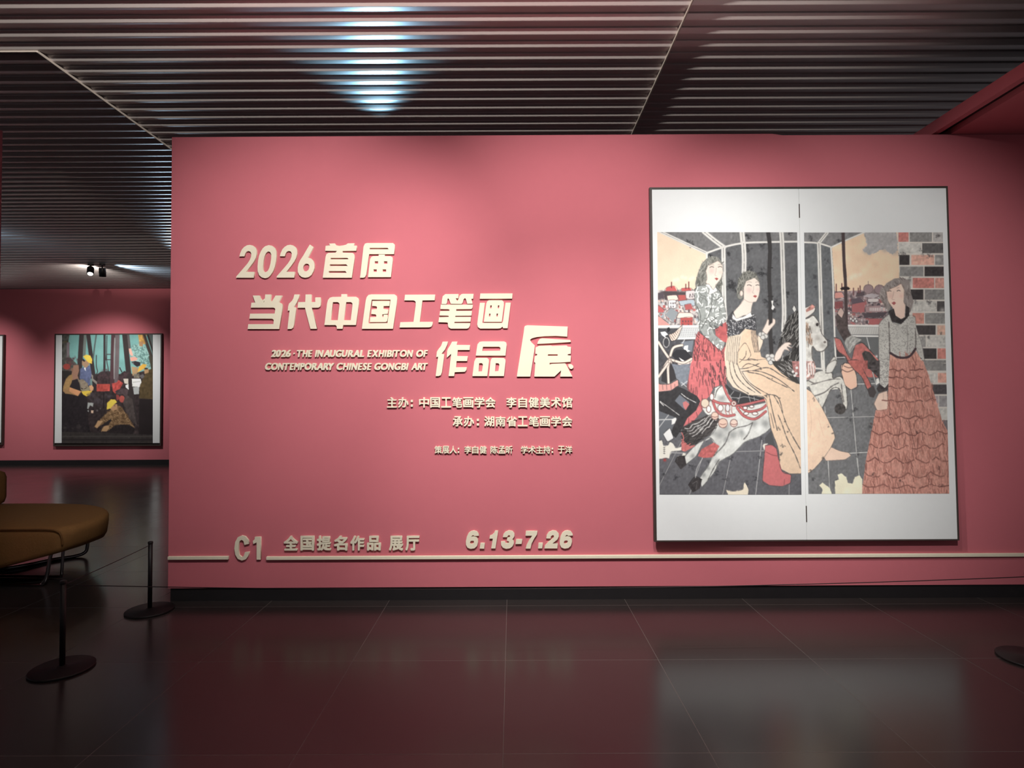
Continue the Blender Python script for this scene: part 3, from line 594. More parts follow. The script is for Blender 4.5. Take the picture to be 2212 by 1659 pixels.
    p([(785,1500),(850,1420),(900,1520),(880,1570),(1046,1560),(1102,1572),(1110,1604),(1000,1640),(850,1668),(790,1660)], (234,204,172), edge=(100,92,86), ew=5)
    for q in ([(800,1560),(850,1570),(900,1560),(960,1570)], [(860,1490),(850,1540),(800,1590)], [(820,1640),(880,1600),(1000,1640)]): l(q, 6, (104,94,88), wob=0.4)
    mane = [(1300,1140),(1345,1130),(1345,1720),(1110,1720),(1150,1570),(1255,1500),(1264,1440),(1200,1405),(1130,1475),(1160,1380),(1190,1270),(1240,1180)]
    p(mane, (74,72,70)); st(mane, 150, 60, 2.0, 5, (46,45,45), 0.5); st(mane, 70, 60, 2.0, 4, (186,184,178), 0.45)
    p([(1262,1120),(1280,1090),(1298,1128),(1280,1150)], (222,222,216), edge=INK, ew=4)
    for q in ((1050,1535),(1085,1535),(1060,1560),(1092,1570),(1075,1590)): e(*q, 22, 20, (214,212,206), edge=(120,118,114), ew=4)
    for q in ((985,1345),(1012,1340),(1030,1360),(1005,1370)): e(*q, 20, 20, (206,204,198), edge=(120,118,114), ew=4)
    p([(1104,1560),(1118,1510),(1150,1462),(1196,1420),(1236,1414),(1256,1432),(1230,1438),(1262,1462),(1216,1454),(1240,1490),(1196,1476),(1160,1550),(1124,1580)], SKIN, edge=(140,120,112), ew=4)
    p([(1000,1312),(1032,1250),(1046,1212),(1058,1220),(1058,1266),(1088,1240),(1092,1206),(1112,1214),(1112,1250),(1070,1300),(1040,1342)], SKIN, edge=(140,120,112), ew=4)
    # ---------- lower half
    c.frame(1400, 780, 4.147)
    p([(85,205),(300,230),(420,420),(300,560),(720,640),(1110,600),(1420,700),(1420,1230),(85,1230)], (104,104,109), mott=0.05)
    for q in ([(85,1150),(300,720)], [(360,1230),(490,860)], [(664,1230),(748,830)], [(962,1230),(1024,690)], [(1265,1230),(1268,1000)], [(195,820),(340,826)], [(770,812),(1050,804)]): l(q, 11, (84,84,88)); l(q, 7, (176,176,176), wob=0.3)
    for x, y, r in ((250,1050,24),(380,950,26),(740,880,24),(690,1060,20),(1010,700,24),(1000,860,18),(880,1100,26),(970,1060,26),(560,900,24),(620,1000,26),(130,1010,20)): b(x, y, r, (62,62,66), 0.7)
    sk2 = [(392,0),(690,0),(705,210),(592,232),(552,312),(480,392),(502,424),(404,544),(318,584),(352,510),(432,442),(464,352),(440,312),(386,292),(366,252),(362,100)]
    p(sk2, (216,112,114), mott=0.03); st(sk2, 46, 60, 1.5, 6, (128,74,76), 0.25); st([(540,0),(690,0),(700,220),(560,230)], 34, 40, 1.5, 7, (96,68,70), 0.3)
    l([(368,60),(360,240),(395,300)], 12, (140,84,84), wob=0.4)
    p([(212,40),(380,60),(352,205),(300,215),(240,130)], (126,134,144), mott=0.05); l([(352,180),(300,220)], 6, (220,220,220)); l([(300,190),(345,230)], 5, (220,220,220))
    p([(130,60),(170,15),(205,10),(235,80),(255,160),(180,205),(120,180)], (64,62,64))
    for q in ([(195,0),(180,60),(185,200)], [(180,20),(130,90),(95,140)], [(250,0),(320,15),(390,-20)]): l(q, 26, (100,88,84)); l(q, 18, (228,214,200))
    p([(85,180),(110,205),(190,205),(268,168),(272,222),(205,262),(85,275)], (226,158,148), edge=INK, ew=5)
    for x in (130,165,205,240): l([(x, 206), (x + 4, 256)], 4, (110,88,86))
    p([(85,275),(205,265),(262,222),(330,252),(440,312),(470,360),(432,442),(352,512),(318,584),(250,690),(200,645),(262,512),(85,440)], (62,61,63), mott=0.06)
    p([(240,356),(285,300),(372,370),(335,440)], (112,118,128), edge=INK, ew=4); p([(312,372),(340,358),(372,385),(338,440),(318,410)], (204,118,116))
    for q in ([(110,362),(180,410),(280,484)], [(300,292),(350,330),(430,372)], [(110,368),(140,398)]): l(q, 6, (214,212,208), wob=0.4)
    p([(85,440),(262,512),(232,560),(210,640),(85,700)], (104,108,114)); l([(85,526),(245,522)], 8, (214,216,214)); l([(95,600),(185,482)], 7, (190,192,192))
    p([(215,520),(250,505),(256,525),(238,560),(212,570)], (232,232,228)); p([(136,655),(196,602),(228,690),(176,722)], (230,230,228), edge=INK, ew=4)
    p([(85,722),(125,708),(142,760),(180,752),(196,726),(226,738),(250,778),(304,768),(296,802),(212,810),(190,872),(160,868),(85,880)], (234,230,216), edge=(90,90,92), ew=3, wob=1.2)
    for y in (775,792,808,826): l([(138, y), (154, y + 2)], 4, (80,76,72)); l([(146, y - 6), (146, y + 8)], 3, (80,76,72))
    b(150, 886, 13, (190,60,56), 0.95)
    p([(250,890),(268,850),(300,855),(318,820),(344,838),(320,868),(262,905)], (228,224,210))
    hs = [(600,240),(662,218),(722,262),(772,382),(842,422),(1062,372),(1095,480),(1104,592),(1052,642),(980,684),(872,724),(762,832),(642,902),(602,984),(542,1062),(482,1128),(466,1050),(540,940),(580,850),(624,790),(566,690),(500,722),(430,852),(340,924),(328,860),(430,752),(556,672),(620,560),(520,472),(488,424),(580,332)]
    p(hs, (212,214,208), edge=(104,104,102), ew=6, mott=0.03)
    for x, y, r in ((640,660,44),(700,600,34),(600,760,30),(560,860,26),(760,660,40),(840,640,30),(660,330,40),(620,900,24),(500,1020,22),(700,700,26),(1050,560,40),(950,560,34),(540,960,18),(500,800,24),(400,850,20),(580,640,26)): b(x, y, r, (128,130,130), 0.65)
    for q in ([(730,640),(790,600),(880,580),(938,552)], [(938,552),(900,650),(860,700)], [(730,640),(690,740),(590,850)], [(600,330),(620,260),(660,222)], [(540,1060),(590,960),(640,880)]): l(q, 8, (104,102,100), wob=0.4)
    for x, y, r in ((880,620,30),(800,730,36),(1000,600,36),(650,850,22),(650,290,22),(560,430,26)): b(x, y, r, (238,240,236), 0.7)
    for q in ([(243,902),(268,858),(330,850),(346,930),(294,972)], [(362,1112),(420,1038),(484,1062),(466,1142),(402,1178)]): p(q, (68,64,65), mott=0.1); l(q[:3], 5, (40,38,38))
    l([(425,1045),(440,960),(490,870)], 6, (190,190,188)); l([(400,1100),(440,1080),(430,1150)], 4, (120,116,116))
    p([(300,700),(352,690),(424,760),(332,812),(300,802)], (206,112,108), mott=0.05); p([(448,852),(480,790),(590,730),(642,762),(580,862),(500,868)], (200,102,100), mott=0.08)
    tl = [(308,592),(400,540),(520,490),(602,470),(642,522),(602,600),(560,660),(500,692),(420,752),(372,762),(300,692)]
    p(tl, (82,78,77)); st(tl, 70, 60, 2.55, 5, (50,48,48), 0.5)
    for k in range(11): l([(330 + 22 * k, 600 + (k % 4) * 34 - 8 * k), (370 + 22 * k, 606 + (k % 4) * 30 - 14 * k), (400 + 21 * k, 570 + (k % 4) * 30 - 10 * k), (440 + 18 * k, 560 + (k % 4) * 26 - 12 * k)], 6, (204,202,198), wob=0.4)
    for q in ([(302,640),(320,690),(300,740)], [(310,720),(350,760),(380,740)]): l(q, 8, (206,112,108))
    sd = [(690,198),(760,262),(900,302),(1032,332),(1044,352),(832,392),(780,372),(722,292)]
    p(sd, (64,64,66))
    for q in ([(770,270),(740,320),(820,330)], [(830,290),(810,370)], [(900,300),(920,370)], [(950,320),(960,368)], [(800,340),(870,320),(1000,350)]): l(q, 5, (168,168,168))
    for q in ([(668,190),(710,300),(770,385),(830,396),(1056,346)], [(575,340),(620,450),(700,492),(775,482)], [(800,420),(862,492),(960,518),(1056,452)], [(830,410),(900,452),(1010,432),(1068,388)], [(580,350),(640,375),(740,385)]): l(q, 24, (104,62,62)); l(q, 17, (198,104,104), wob=0.2)
    for x in (640,660,700,730,755): l([(x, 390), (x - 6, 440), (x + 4, 478)], 7, (184,120,116))
    for x, y, rx, ry, cc in ((600,490,32,34,(226,196,176)), (672,556,40,42,(224,190,170)), (770,556,32,34,(226,200,184)), (512,378,36,40,(222,204,180)), (545,430,20,30,(236,234,228)), (650,420,24,30,(232,232,228)), (715,420,20,34,(214,214,216)), (872,420,20,14,(236,236,232)), (930,408,20,12,(236,236,232)), (880,470,22,14,(236,236,232)), (960,470,26,14,(236,236,232)), (572,320,18,30,(234,232,226))): e(x, y, rx, ry, cc, edge=(128,92,88), ew=5)
    for x, y in ((600,495),(672,562),(770,562)): l([(x - 26, y), (x, y + 8), (x + 26, y)], 5, (140,84,80))
    e(770, 380, 24, 24, (216,200,190), edge=(128,84,82), ew=6); e(770, 380, 9, 9, (150,90,88))
    d2 = [(700,-10),(845,92),(1000,66),(1120,30),(1200,110),(1365,208),(1420,215),(1420,1006),(1270,1008),(1184,962),(1172,800),(1102,600),(1076,430),(1040,322),(900,302),(762,232),(712,160)]
    p(d2, (233,201,169), mott=0.015); l([(1420,1006),(1270,1008),(1184,962),(1172,800),(1102,600),(1076,430),(1040,322),(900,302),(762,232),(712,160),(700,60)], 5, (104,94,88), wob=0.5)
    p([(700,-10),(850,60),(880,110),(960,240),(1040,310),(900,302),(762,232),(712,160)], (226,208,184))
    for q in ([(730,0),(745,120),(800,220),(900,290)], [(760,0),(790,120),(860,210),(960,280)], [(800,20),(840,120),(900,200),(1010,290)], [(840,90),(920,200),(1080,300)], [(850,92),(960,86),(1060,110),(1180,170),(1310,270)], [(900,100),(1010,120),(1130,180),(1260,240)], [(960,80),(1080,60),(1200,130),(1340,200)], [(1085,300),(1120,460),(1160,620)], [(1130,310),(1190,420),(1240,560),(1300,680),(1365,790)], [(1040,310),(1100,300),(1170,330),(1210,460)], [(1165,480),(1200,560),(1250,700),(1320,840),(1366,960)], [(820,70),(900,60),(1000,20)], [(1100,470),(1130,600)]): l(q, 7, (112,102,96), wob=0.5)
    for x, y, r in ((1180,330,10),(1230,540,10),(1175,600,12),(1200,760,14),(1190,830,14),(1180,900,14),(900,90,10),(1010,70,9),(1110,150,9),(1250,630,10),(1060,320,12)): b(x, y, r, (84,78,76), 0.8)
    p([(1110,0),(1300,0),(1300,60),(1330,140),(1365,210),(1300,180),(1200,110),(1130,40)], (72,70,68)); st([(1130,0),(1300,0),(1320,140),(1200,100)], 30, 40, 0.9, 4, (170,168,164), 0.5)
    p([(1290,0),(1420,0),(1420,150),(1330,140),(1300,70)], (176,120,116), mott=0.15)
    for x, y in ((1300,95),(1330,110),(1316,130),(1335,60)): e(x, y, 12, 12, (228,226,222))
    p([(1046,690),(1106,622),(1146,790),(1104,776),(1080,740),(1056,748)], (86,86,88)); p([(1028,760),(1040,742),(1076,738),(1050,770),(1046,806)], (230,224,210))
    p([(1052,756),(1110,752),(1152,786),(1168,862),(1204,990),(1282,1022),(1276,1092),(1202,1122),(1090,1112),(1028,1072),(1042,870)], (210,112,113), edge=(90,74,76), ew=5, mott=0.02)
    l([(1060,815),(1110,840),(1160,850)], 5, (140,76,78)); l([(1220,1110),(1226,1060)], 4, (140,76,78))
    p([(700,1152),(760,1168),(850,1150),(856,1110),(868,1086),(884,1110),(902,1152),(892,1230),(730,1230)], (242,230,204), edge=(86,86,88), ew=3, wob=1.0)
    c.finish(0.018, 0.008); return c

def paint_right():
    c = Canvas(1732, 495, 2062, 1076, 2, (102, 104, 106)); p, l, e, b, st = c.poly, c.line, c.ell, c.blot, c.strokes
    INK = (70, 64, 64)
    c.frame(1730, 390, 4.047)
    p([(0,440),(560,440),(270,582),(150,546),(0,538)], (124,124,124), mott=0.05)
    p([(0,538),(150,546),(270,582),(310,1720),(0,1720)], (101,104,106), mott=0.05)
    p([(274,580),(545,462),(560,440),(856,440),(868,980),(300,980)], (233,200,166))
    cl = [(548,440),(840,440),(852,610),(800,648),(740,596),(700,606),(660,630),(600,648),(540,604),(588,560),(566,510)]
    p(cl, (172,170,169), wob=2.5, mott=0.05)
    for x, y, r in ((600,600,40),(680,520,50),(780,520,60),(820,620,34),(640,480,40),(570,610,26),(740,600,30)): b(x, y, r, (158,156,154), 0.6)
    for x, y, r in ((440,850,20),(480,830,22),(520,820,18),(400,870,16)): b(x, y, r, (246,220,196), 0.6)
    for x, y, r in ((130,840,22),(140,930,20),(330,520,26),(80,500,24),(240,1150,22),(110,1300,22),(230,700,20),(240,1400,20)): b(x, y, r, (66,66,70), 0.6)
    def beam(pts, w, inner=True):
        l(pts, w, (184,182,176)); l(pts, w * 0.75, (216,214,206))
        if inner: l(pts, max(4, w * 0.16), (128,126,122), wob=0.5)
    beam([(0,538),(150,546),(272,582)], 15, False); beam([(160,545),(232,455)], 30); beam([(268,582),(400,520),(556,452)], 14, False)
    beam([(160,548),(172,900),(184,1300),(200,1700)], 36); beam([(266,584),(284,900),(298,1350),(310,1610)], 15, False)
    # brick wall
    p([(846,440),(1275,440),(1290,1720),(1000,1720),(930,1100),(868,860)], (206,200,190))
    RD=(200,124,114); GY_=(137,135,132); LG=(192,189,181); DK=(98,96,95); BK=(66,61,61); PK=(222,168,148)
    rows_ = [(450,535,[(855,945,RD),(955,1150,GY_),(1160,1280,(176,172,168))]), (546,634,[(862,1054,LG),(1064,1280,DK)]), (649,736,[(865,954,BK),(970,1170,PK),(1178,1280,GY_)]), (750,836,[(868,1074,GY_),(1084,1280,BK)]),
             (850,938,[(870,970,LG),(982,1170,RD),(1178,1280,(206,146,132))]), (952,1040,[(940,1075,BK),(1087,1280,GY_)]), (1054,1143,[(960,1186,LG),(1194,1280,(84,80,80))]), (1157,1250,[(980,1080,(204,140,124)),(1088,1280,(140,138,134))]),
             (1264,1348,[(1000,1182,(76,71,71)),(1196,1280,(214,172,150))]), (1362,1455,[(1020,1095,(150,147,143)),(1106,1280,LG)]), (1467,1558,[(1040,1190,(72,68,68)),(1198,1280,(204,130,118))]), (1570,1690,[(1060,1280,GY_)])]
    for ya, yb, bs in rows_:
        for xa, xb_, cc in bs: p(R4(xa, ya, xb_, yb), cc, mott=0.06)
    for x, y, r in ((875,630,20),(1050,600,14),(1130,655,24),(950,870,20),(1060,650,12),(1200,1100,24),(1120,1070,24),(1010,1060,18),(1120,1370,20),(1230,1330,14),(900,640,16),(1200,480,22)): b(x, y, r, (84,80,80), 0.6)
    for x, y, r in ((930,560,30),(1000,590,30),(1180,1410,34),(1100,1110,30),(1240,1130,20),(1200,690,20)): b(x, y, r, (212,208,200), 0.6)
    # town
    p([(298,968),(500,960),(760,940),(760,1275),(306,1275)], (150,130,130), mott=0.12)
    cols = [(178,102,100),(92,80,86),(214,190,176),(128,116,120),(204,202,200),(110,94,98),(160,90,88),(76,68,74)]
    for i in range(150):
        x = rnd.uniform(300, 740); y = rnd.uniform(985, 1265); w_ = rnd.uniform(8, 30); h = rnd.uniform(6, 20); p([(x,y),(x+w_/2,y-h*0.6),(x+w_,y),(x+w_,y+h),(x,y+h)], rnd.choice(cols), alpha=0.85)
    for q, cc in (([(300,980),(360,975),(380,1020),(300,1030)],(206,140,128)), ([(440,1040),(520,1020),(560,1060),(450,1080)],(96,84,92)), ([(450,1080),(560,1060),(560,1150),(450,1150)],(166,98,98)), ([(590,1030),(680,1030),(680,1060),(590,1060)],(206,196,192)), ([(540,1160),(760,1150),(720,1195),(560,1200)],(86,76,80)), ([(596,1205),(715,1205),(715,1255),(596,1260)],(172,96,96)), ([(490,980),(560,970),(560,1010),(500,1010)],(88,76,80)), ([(570,1100),(700,1090),(700,1150),(570,1150)],(160,132,132)), ([(300,1060),(370,1055),(370,1120),(300,1120)],(150,84,84))): p(q, cc, edge=(84,72,76), ew=4)
    e(594, 948, 42, 40, (152,128,128), edge=(110,92,94), ew=4); e(692, 952, 46, 40, (146,124,126), edge=(110,92,94), ew=4); p([(540,1010),(620,985),(690,1000),(640,1030)], (176,166,168)); l([(592,880),(593,915)], 5, (130,108,108)); l([(684,908),(684,930)], 5, (130,108,108))
    for x, y0_, y1_ in ((312,905,975),(361,900,960),(463,940,1000),(505,940,980),(521,920,980)): l([(x,y0_),(x,y1_)], 9, (108,66,68))
    for x in range(312, 370, 14): l([(x, 1066), (x, 1110)], 4, (90,60,64))
    for x in range(605, 760, 16): p(R4(x, 1110, x + 8, 1140), (216,208,204))
    for x in range(420, 500, 18): e(x + rnd.uniform(-4, 4), rnd.uniform(1150, 1230), 12, 14, (206,204,200), edge=(84,72,76), ew=3)
    l([(410,1268),(700,1270)], 18, (214,212,206)); p([(412,1280),(700,1282),(700,1346),(440,1346)], (196,194,188))
    for k in range(18): l([(424 + 16 * k, 1286), (444 + 15 * k, 1342)], 4, (150,148,144))
    l([(440,1358),(700,1360)], 14, (224,222,216)); p([(470,1368),(720,1368),(720,1700),(560,1700)], (104,106,106)); l([(580,1372),(605,1470)], 8, (190,190,186)); p([(310,1460),(360,1460),(380,1560),(316,1560)], (70,68,70)); l([(312,1548),(400,1545)], 9, (190,190,188))
    l([(372,440),(380,700),(394,930),(402,1350)], 28, (76,64,64), wob=0.08); p([(345,945),(362,930),(415,928),(434,942),(420,956),(360,956)], (52,44,46))
    # red horse behind
    rh = [(296,1372),(350,1392),(402,1502),(446,1562),(478,1440),(540,1418),(604,1480),(664,1560),(700,1720),(450,1720),(400,1552),(320,1482)]
    p(rh, (186,106,99), edge=INK, ew=6, mott=0.06)
    p([(306,1190),(350,1104),(386,1160),(412,1300),(444,1352),(380,1404),(318,1292)], (84,74,72), mott=0.1); p([(318,1160),(352,1110),(380,1150),(360,1200)], (188,162,150), edge=INK, ew=4)
    p([(384,1420),(400,1380),(440,1356),(534,1390),(484,1432),(430,1514)], (170,170,164), edge=(110,106,102), ew=4, mott=0.06); st([(390,1410),(440,1365),(520,1392),(430,1500)], 20, 50, 2.2, 4, (128,126,122), 0.4)
    p([(536,1510),(560,1486),(606,1500),(692,1590),(700,1680),(580,1642)], (74,70,68), mott=0.1); e(500, 1600, 26, 24, (160,84,80)); e(470, 1640, 22, 22, (150,80,78)); l([(640,1530),(675,1570)], 14, (206,120,110)); b(664,1535,10,(230,228,224),0.9)
    p([(356,1612),(420,1596),(462,1640),(462,1690),(356,1690)], (226,184,160), edge=INK, ew=4)
    # white horse head at the seam
    wh = [(0,1216),(60,1206),(112,1178),(160,1240),(182,1330),(232,1400),(232,1450),(192,1492),(142,1490),(104,1452),(100,1540),(116,1600),(60,1680),(0,1690)]
    p(wh, (208,206,198), edge=(92,86,82), ew=7, mott=0.04)
    for x, y, r in ((90,1300,30),(150,1380,26),(190,1440,22),(70,1400,34),(80,1520,24),(140,1260,20)): b(x, y, r, (140,134,126), 0.55)
    st([(0,1260),(90,1290),(110,1430),(0,1440)], 40, 60, 1.45, 8, (176,146,124), 0.2); st([(0,1260),(90,1290),(110,1430),(0,1440)], 22, 50, 1.45, 5, (96,84,76), 0.2)
    p([(0,1120),(50,1108),(108,1082),(128,1120),(116,1150),(50,1200),(0,1205)], (214,208,200), edge=INK, ew=5); p([(46,1130),(100,1080),(128,1100),(110,1124),(50,1150)], (180,124,114), mott=0.1); e(146, 1258, 13, 15, (66,60,60)); e(212, 1412, 12, 10, (120,110,104))
    p([(206,1690),(226,1630),(282,1550),(300,1540),(306,1600),(262,1690)], (200,198,190), edge=(92,88,84), ew=5); p([(50,1602),(126,1596),(136,1690),(50,1690)], (160,120,112), mott=0.3)
    for x in (60,80,100,118): l([(x, 1606), (x + 4, 1680)], 7, (216,214,208))
    # standing woman at the brick wall
    hr = [(686,1020),(700,952),(760,892),(820,856),(890,848),(952,872),(968,990),(990,1060),(964,1140),(940,1168),(902,1100),(790,1100),(770,1150),(716,1066)]
    p(hr, (142,132,127)); st(hr, 70, 30, 1.3, 6, (112,102,98), 0.6); st(hr, 40, 26, 1.2, 5, (168,158,152), 0.6)
    p([(752,972),(790,945),(838,925),(880,902),(906,960),(902,1060),(916,1092),(912,1204),(872,1208),(820,1172),(806,1112),(766,1052)], (229,197,178), edge=(150,124,112), ew=3)
    b(790, 1010, 20, (216,168,152), 0.5); b(880, 1010, 20, (216,168,152), 0.4); p([(796,1070),(818,1056),(836,1070),(816,1088)], (166,84,84))
    for q in ([(764,968),(780,962),(792,966)], [(844,966),(858,958),(872,964)]): l(q, 5, (88,74,72))
    l([(816,968),(808,1010),(800,1036),(822,1040)], 3, (176,144,130)); l([(770,950),(786,942)], 3, (140,120,112)); l([(842,940),(862,934)], 3, (140,120,112))
    bz = [(686,1256),(712,1220),(774,1170),(802,1238),(872,1256),(946,1182),(1000,1190),(1012,1282),(1062,1440),(1084,1570),(1040,1540),(1010,1482),(922,1552),(842,1542),(780,1512),(772,1700),(694,1700),(684,1450)]
    p(bz, (188,186,178), edge=(120,114,110), ew=4)
    for i in range(900):
        x = rnd.uniform(690, 1070); y = rnd.uniform(1185, 1650)
        if y < 1545 and 690 < x < 1000 + (y - 1190) * 0.2 or (x < 768 and y < 1660): 
            if not (x > 780 and y > 1530) and not (770 < x < 900 and y < 1250): e(x, y, 3.2, 3.0, (134,130,126))
    l([(772,1240),(778,1400),(780,1520)], 10, (116,110,106), wob=0.4); l([(930,1262),(938,1380),(930,1530)], 6, (140,134,130)); l([(1004,1290),(1008,1400),(1004,1470)], 10, (116,110,106), wob=0.4)
    p([(768,1140),(816,1118),(832,1180),(880,1212),(916,1192),(922,1088),(952,1112),(950,1182),(882,1254),(800,1232)], (62,58,58), mott=0.1)
    p([(782,1520),(922,1556),(1010,1490),(1044,1542),(1096,1720),(770,1720)], (212,153,134), mott=0.04); st([(782,1530),(1000,1500),(1080,1690),(780,1690)], 40, 60, 1.45, 6, (176,116,102), 0.3)
    l([(784,1506),(860,1546),(950,1538),(1006,1470)], 20, (76,60,64), wob=0.1)
    # ---------- lower half
    c.frame(1730, 780, 3.858)
    p([(30,240),(300,100),(500,80),(640,200),(620,410),(520,1130),(30,1130)], (113,114,115), mott=0.05)
    p([(960,40),(1260,10),(1260,620),(1180,500)], (206,200,190))
    for xa, ya, xb_, yb, cc in ((1000,20,1250,80,GY_),(1060,98,1138,180,LG),(1146,98,1250,180,(218,160,142)),(1060,194,1250,276,(82,78,80)),(1080,290,1150,380,(178,166,168)),(1156,290,1250,380,(148,144,144)),(1120,394,1250,482,LG),(1150,492,1250,580,(120,112,114))): p(R4(xa, ya, xb_, yb), cc, mott=0.06)
    for q in ([(202,380),(222,700),(242,1060)], [(418,215),(440,460),(466,760),(490,970)], [(195,472),(620,462)], [(380,770),(570,760)], [(465,192),(640,186)], [(600,90),(632,200)]): l(q, 11, (88,88,90)); l(q, 7, (190,190,186), wob=0.3)
    for x, y, r in ((410,480,20),(585,545,24),(240,620,24),(450,400,26),(480,770,20),(330,290,30),(120,400,20),(200,800,18),(300,1000,20),(110,980,20)): b(x, y, r, (66,66,68), 0.7)
    p([(30,160),(60,162),(130,90),(200,78),(262,100),(272,142),(332,128),(372,180),(392,350),(380,404),(352,350),(322,232),(252,240),(178,388),(110,310),(70,216),(30,225)], (204,202,192), edge=(86,82,80), ew=7, mott=0.04)
    for q in ([(90,195),(200,165),(270,150),(330,150)], [(120,290),(200,260),(260,210),(320,180)], [(340,190),(350,280),(360,340)], [(60,160),(120,190)], [(150,370),(150,310)]): l(q, 9, (120,116,112), wob=0.4)
    p([(30,0),(112,0),(130,60),(110,140),(40,160)], (188,150,142), mott=0.25)
    for x in (64,84,104): l([(x, 20), (x + 6, 110)], 9, (222,218,212))
    p([(210,100),(225,30),(290,-10),(300,20),(262,90)], (204,202,194), edge=(92,88,84), ew=5); l([(180,0),(195,75)], 22, (210,208,200)); l([(128,60),(200,66)], 14, (206,204,196))
    e(330, 398, 47, 46, (76,72,70), mott=0.12); b(330, 390, 26, (52,50,50), 0.6)
    p([(340,92),(350,40),(372,14),(432,40),(464,112),(472,212),(420,238),(372,200)], (230,184,158), edge=INK, ew=5); l([(346,70),(390,90),(440,72)], 7, (130,96,86)); l([(362,40),(400,55),(436,50)], 7, (130,96,86))
    p([(388,-5),(484,-5),(532,90),(584,190),(596,252),(556,232),(508,130),(440,64)], (186,102,94), edge=INK, ew=5, mott=0.06); p([(484,-5),(560,-5),(560,70),(530,80)], (176,98,92), mott=0.1)
    p([(560,-5),(664,-5),(660,150),(620,110),(570,60)], (82,76,76), mott=0.15); p([(556,235),(606,200),(632,262),(610,306),(576,296)], (76,70,70)); p([(630,150),(650,140),(660,180),(630,200)], (226,222,214))
    p([(30,222),(90,258),(180,390),(272,580),(287,640),(252,722),(190,812),(120,892),(64,934),(30,940)], (229,196,167), edge=(96,86,82), ew=4, mott=0.015)
    for x, y, r in ((265,600,10),(235,540,10),(110,315,10),(185,808,10),(85,915,12)): b(x, y, r, (84,76,72), 0.9)
    l([(70,330),(90,500),(80,640)], 4, (206,172,146)); l([(150,480),(190,620)], 4, (210,176,150))
    p([(256,718),(330,750),(400,765),(418,788),(372,820),(212,830),(198,804)], (224,192,168), edge=(130,108,98), ew=3)
    sl = [(660,-5),(742,-5),(738,180),(702,224),(664,192)]
    p(sl, (194,192,184), edge=(120,114,110), ew=4)
    for i in range(150): e(rnd.uniform(664, 736), rnd.uniform(0, 200), 3.6, 3.4, (140,136,132))
    p([(634,230),(656,190),(702,224),(742,180),(750,226),(700,252),(650,258)], (68,62,62), mott=0.15)
    sk = [(742,-5),(1020,-5),(1062,100),(1122,300),(1182,500),(1226,580),(1260,800),(1260,1130),(505,1130),(550,800),(600,550),(626,410),(724,380),(730,250)]
    p(sk, (201,139,123), mott=0.05); st(sk, 420, 70, 1.5, 6, (172,110,97), 0.35, 0.7); st(sk, 220, 56, 1.5, 5, (216,158,142), 0.35, 0.6); st(sk, 90, 60, 1.45, 5, (136,84,76), 0.35, 0.8)
    p([(652,272),(720,250),(728,330),(722,400),(640,410),(614,356)], (226,194,174), edge=(140,110,98), ew=4); l([(690,270),(690,330)], 3, (170,140,126))
    def edge_l(y): return float(np.interp(y, [0,250,400,550,800,1100], [742,732,626,602,552,508]))
    def edge_r(y): return float(np.interp(y, [0,100,300,500,580,800,1100], [1020,1062,1122,1182,1226,1255,1260]))
    for y0_, amp, wl_ in ((70,14,70),(130,16,90),(215,18,100),(325,16,110),(455,26,120),(590,30,140),(700,34,150),(810,40,170),(930,44,190),(1030,30,200)):
        ph = rnd.uniform(0, 6); xl_, xr_ = edge_l(y0_), edge_r(y0_); n = int((xr_ - xl_) / 14); pts = []
        for k in range(n + 1):
            x = xl_ + (xr_ - xl_) * k / n; t = (k / n - 0.45); pts.append((x, y0_ + amp * abs(math.sin(x / wl_ * 3.14 + ph)) - 60 * t * t + rnd.uniform(-4, 4)))
        k = 0
        while k < n - 2:
            m = min(n, k + rnd.randint(3, 9)); l(pts[k:m + 1], rnd.uniform(6, 11), (164,106,95), wob=0.5, alpha=0.65); l(pts[k:m + 1], rnd.uniform(2.5, 5), (118,74,68), wob=0.6, alpha=0.8); k = m + rnd.choice((0, 0, 1, 2))
    for q in ([(830,480),(830,560),(815,630)], [(900,480),(930,620),(960,740)], [(820,640),(825,720)], [(640,770),(660,850)], [(910,820),(935,880)], [(980,640),(970,780)], [(740,340),(745,430)], [(845,940),(850,990)], [(860,110),(860,200)], [(1000,460),(960,500)]): l(q, 6, (134,84,76), wob=0.6, alpha=0.8)
    for x, y, r in ((975,590,14),(1180,1030,14),(1150,890,14),(745,440,12),(830,1000,14),(600,940,14),(590,520,12)): b(x, y, r, (84,58,56), 0.7)
    p([(156,1036),(184,1012),(206,1030),(244,1058),(268,1130),(172,1130),(184,1070)], (226,220,190), wob=1.0); p([(308,948),(340,936),(380,966),(396,1014),(432,1022),(452,968),(492,953),(514,984),(516,1060),(510,1130),(290,1130),(286,1000),(320,986)], (226,220,190), wob=1.0)
    c.finish(0.022, 0.02); return c

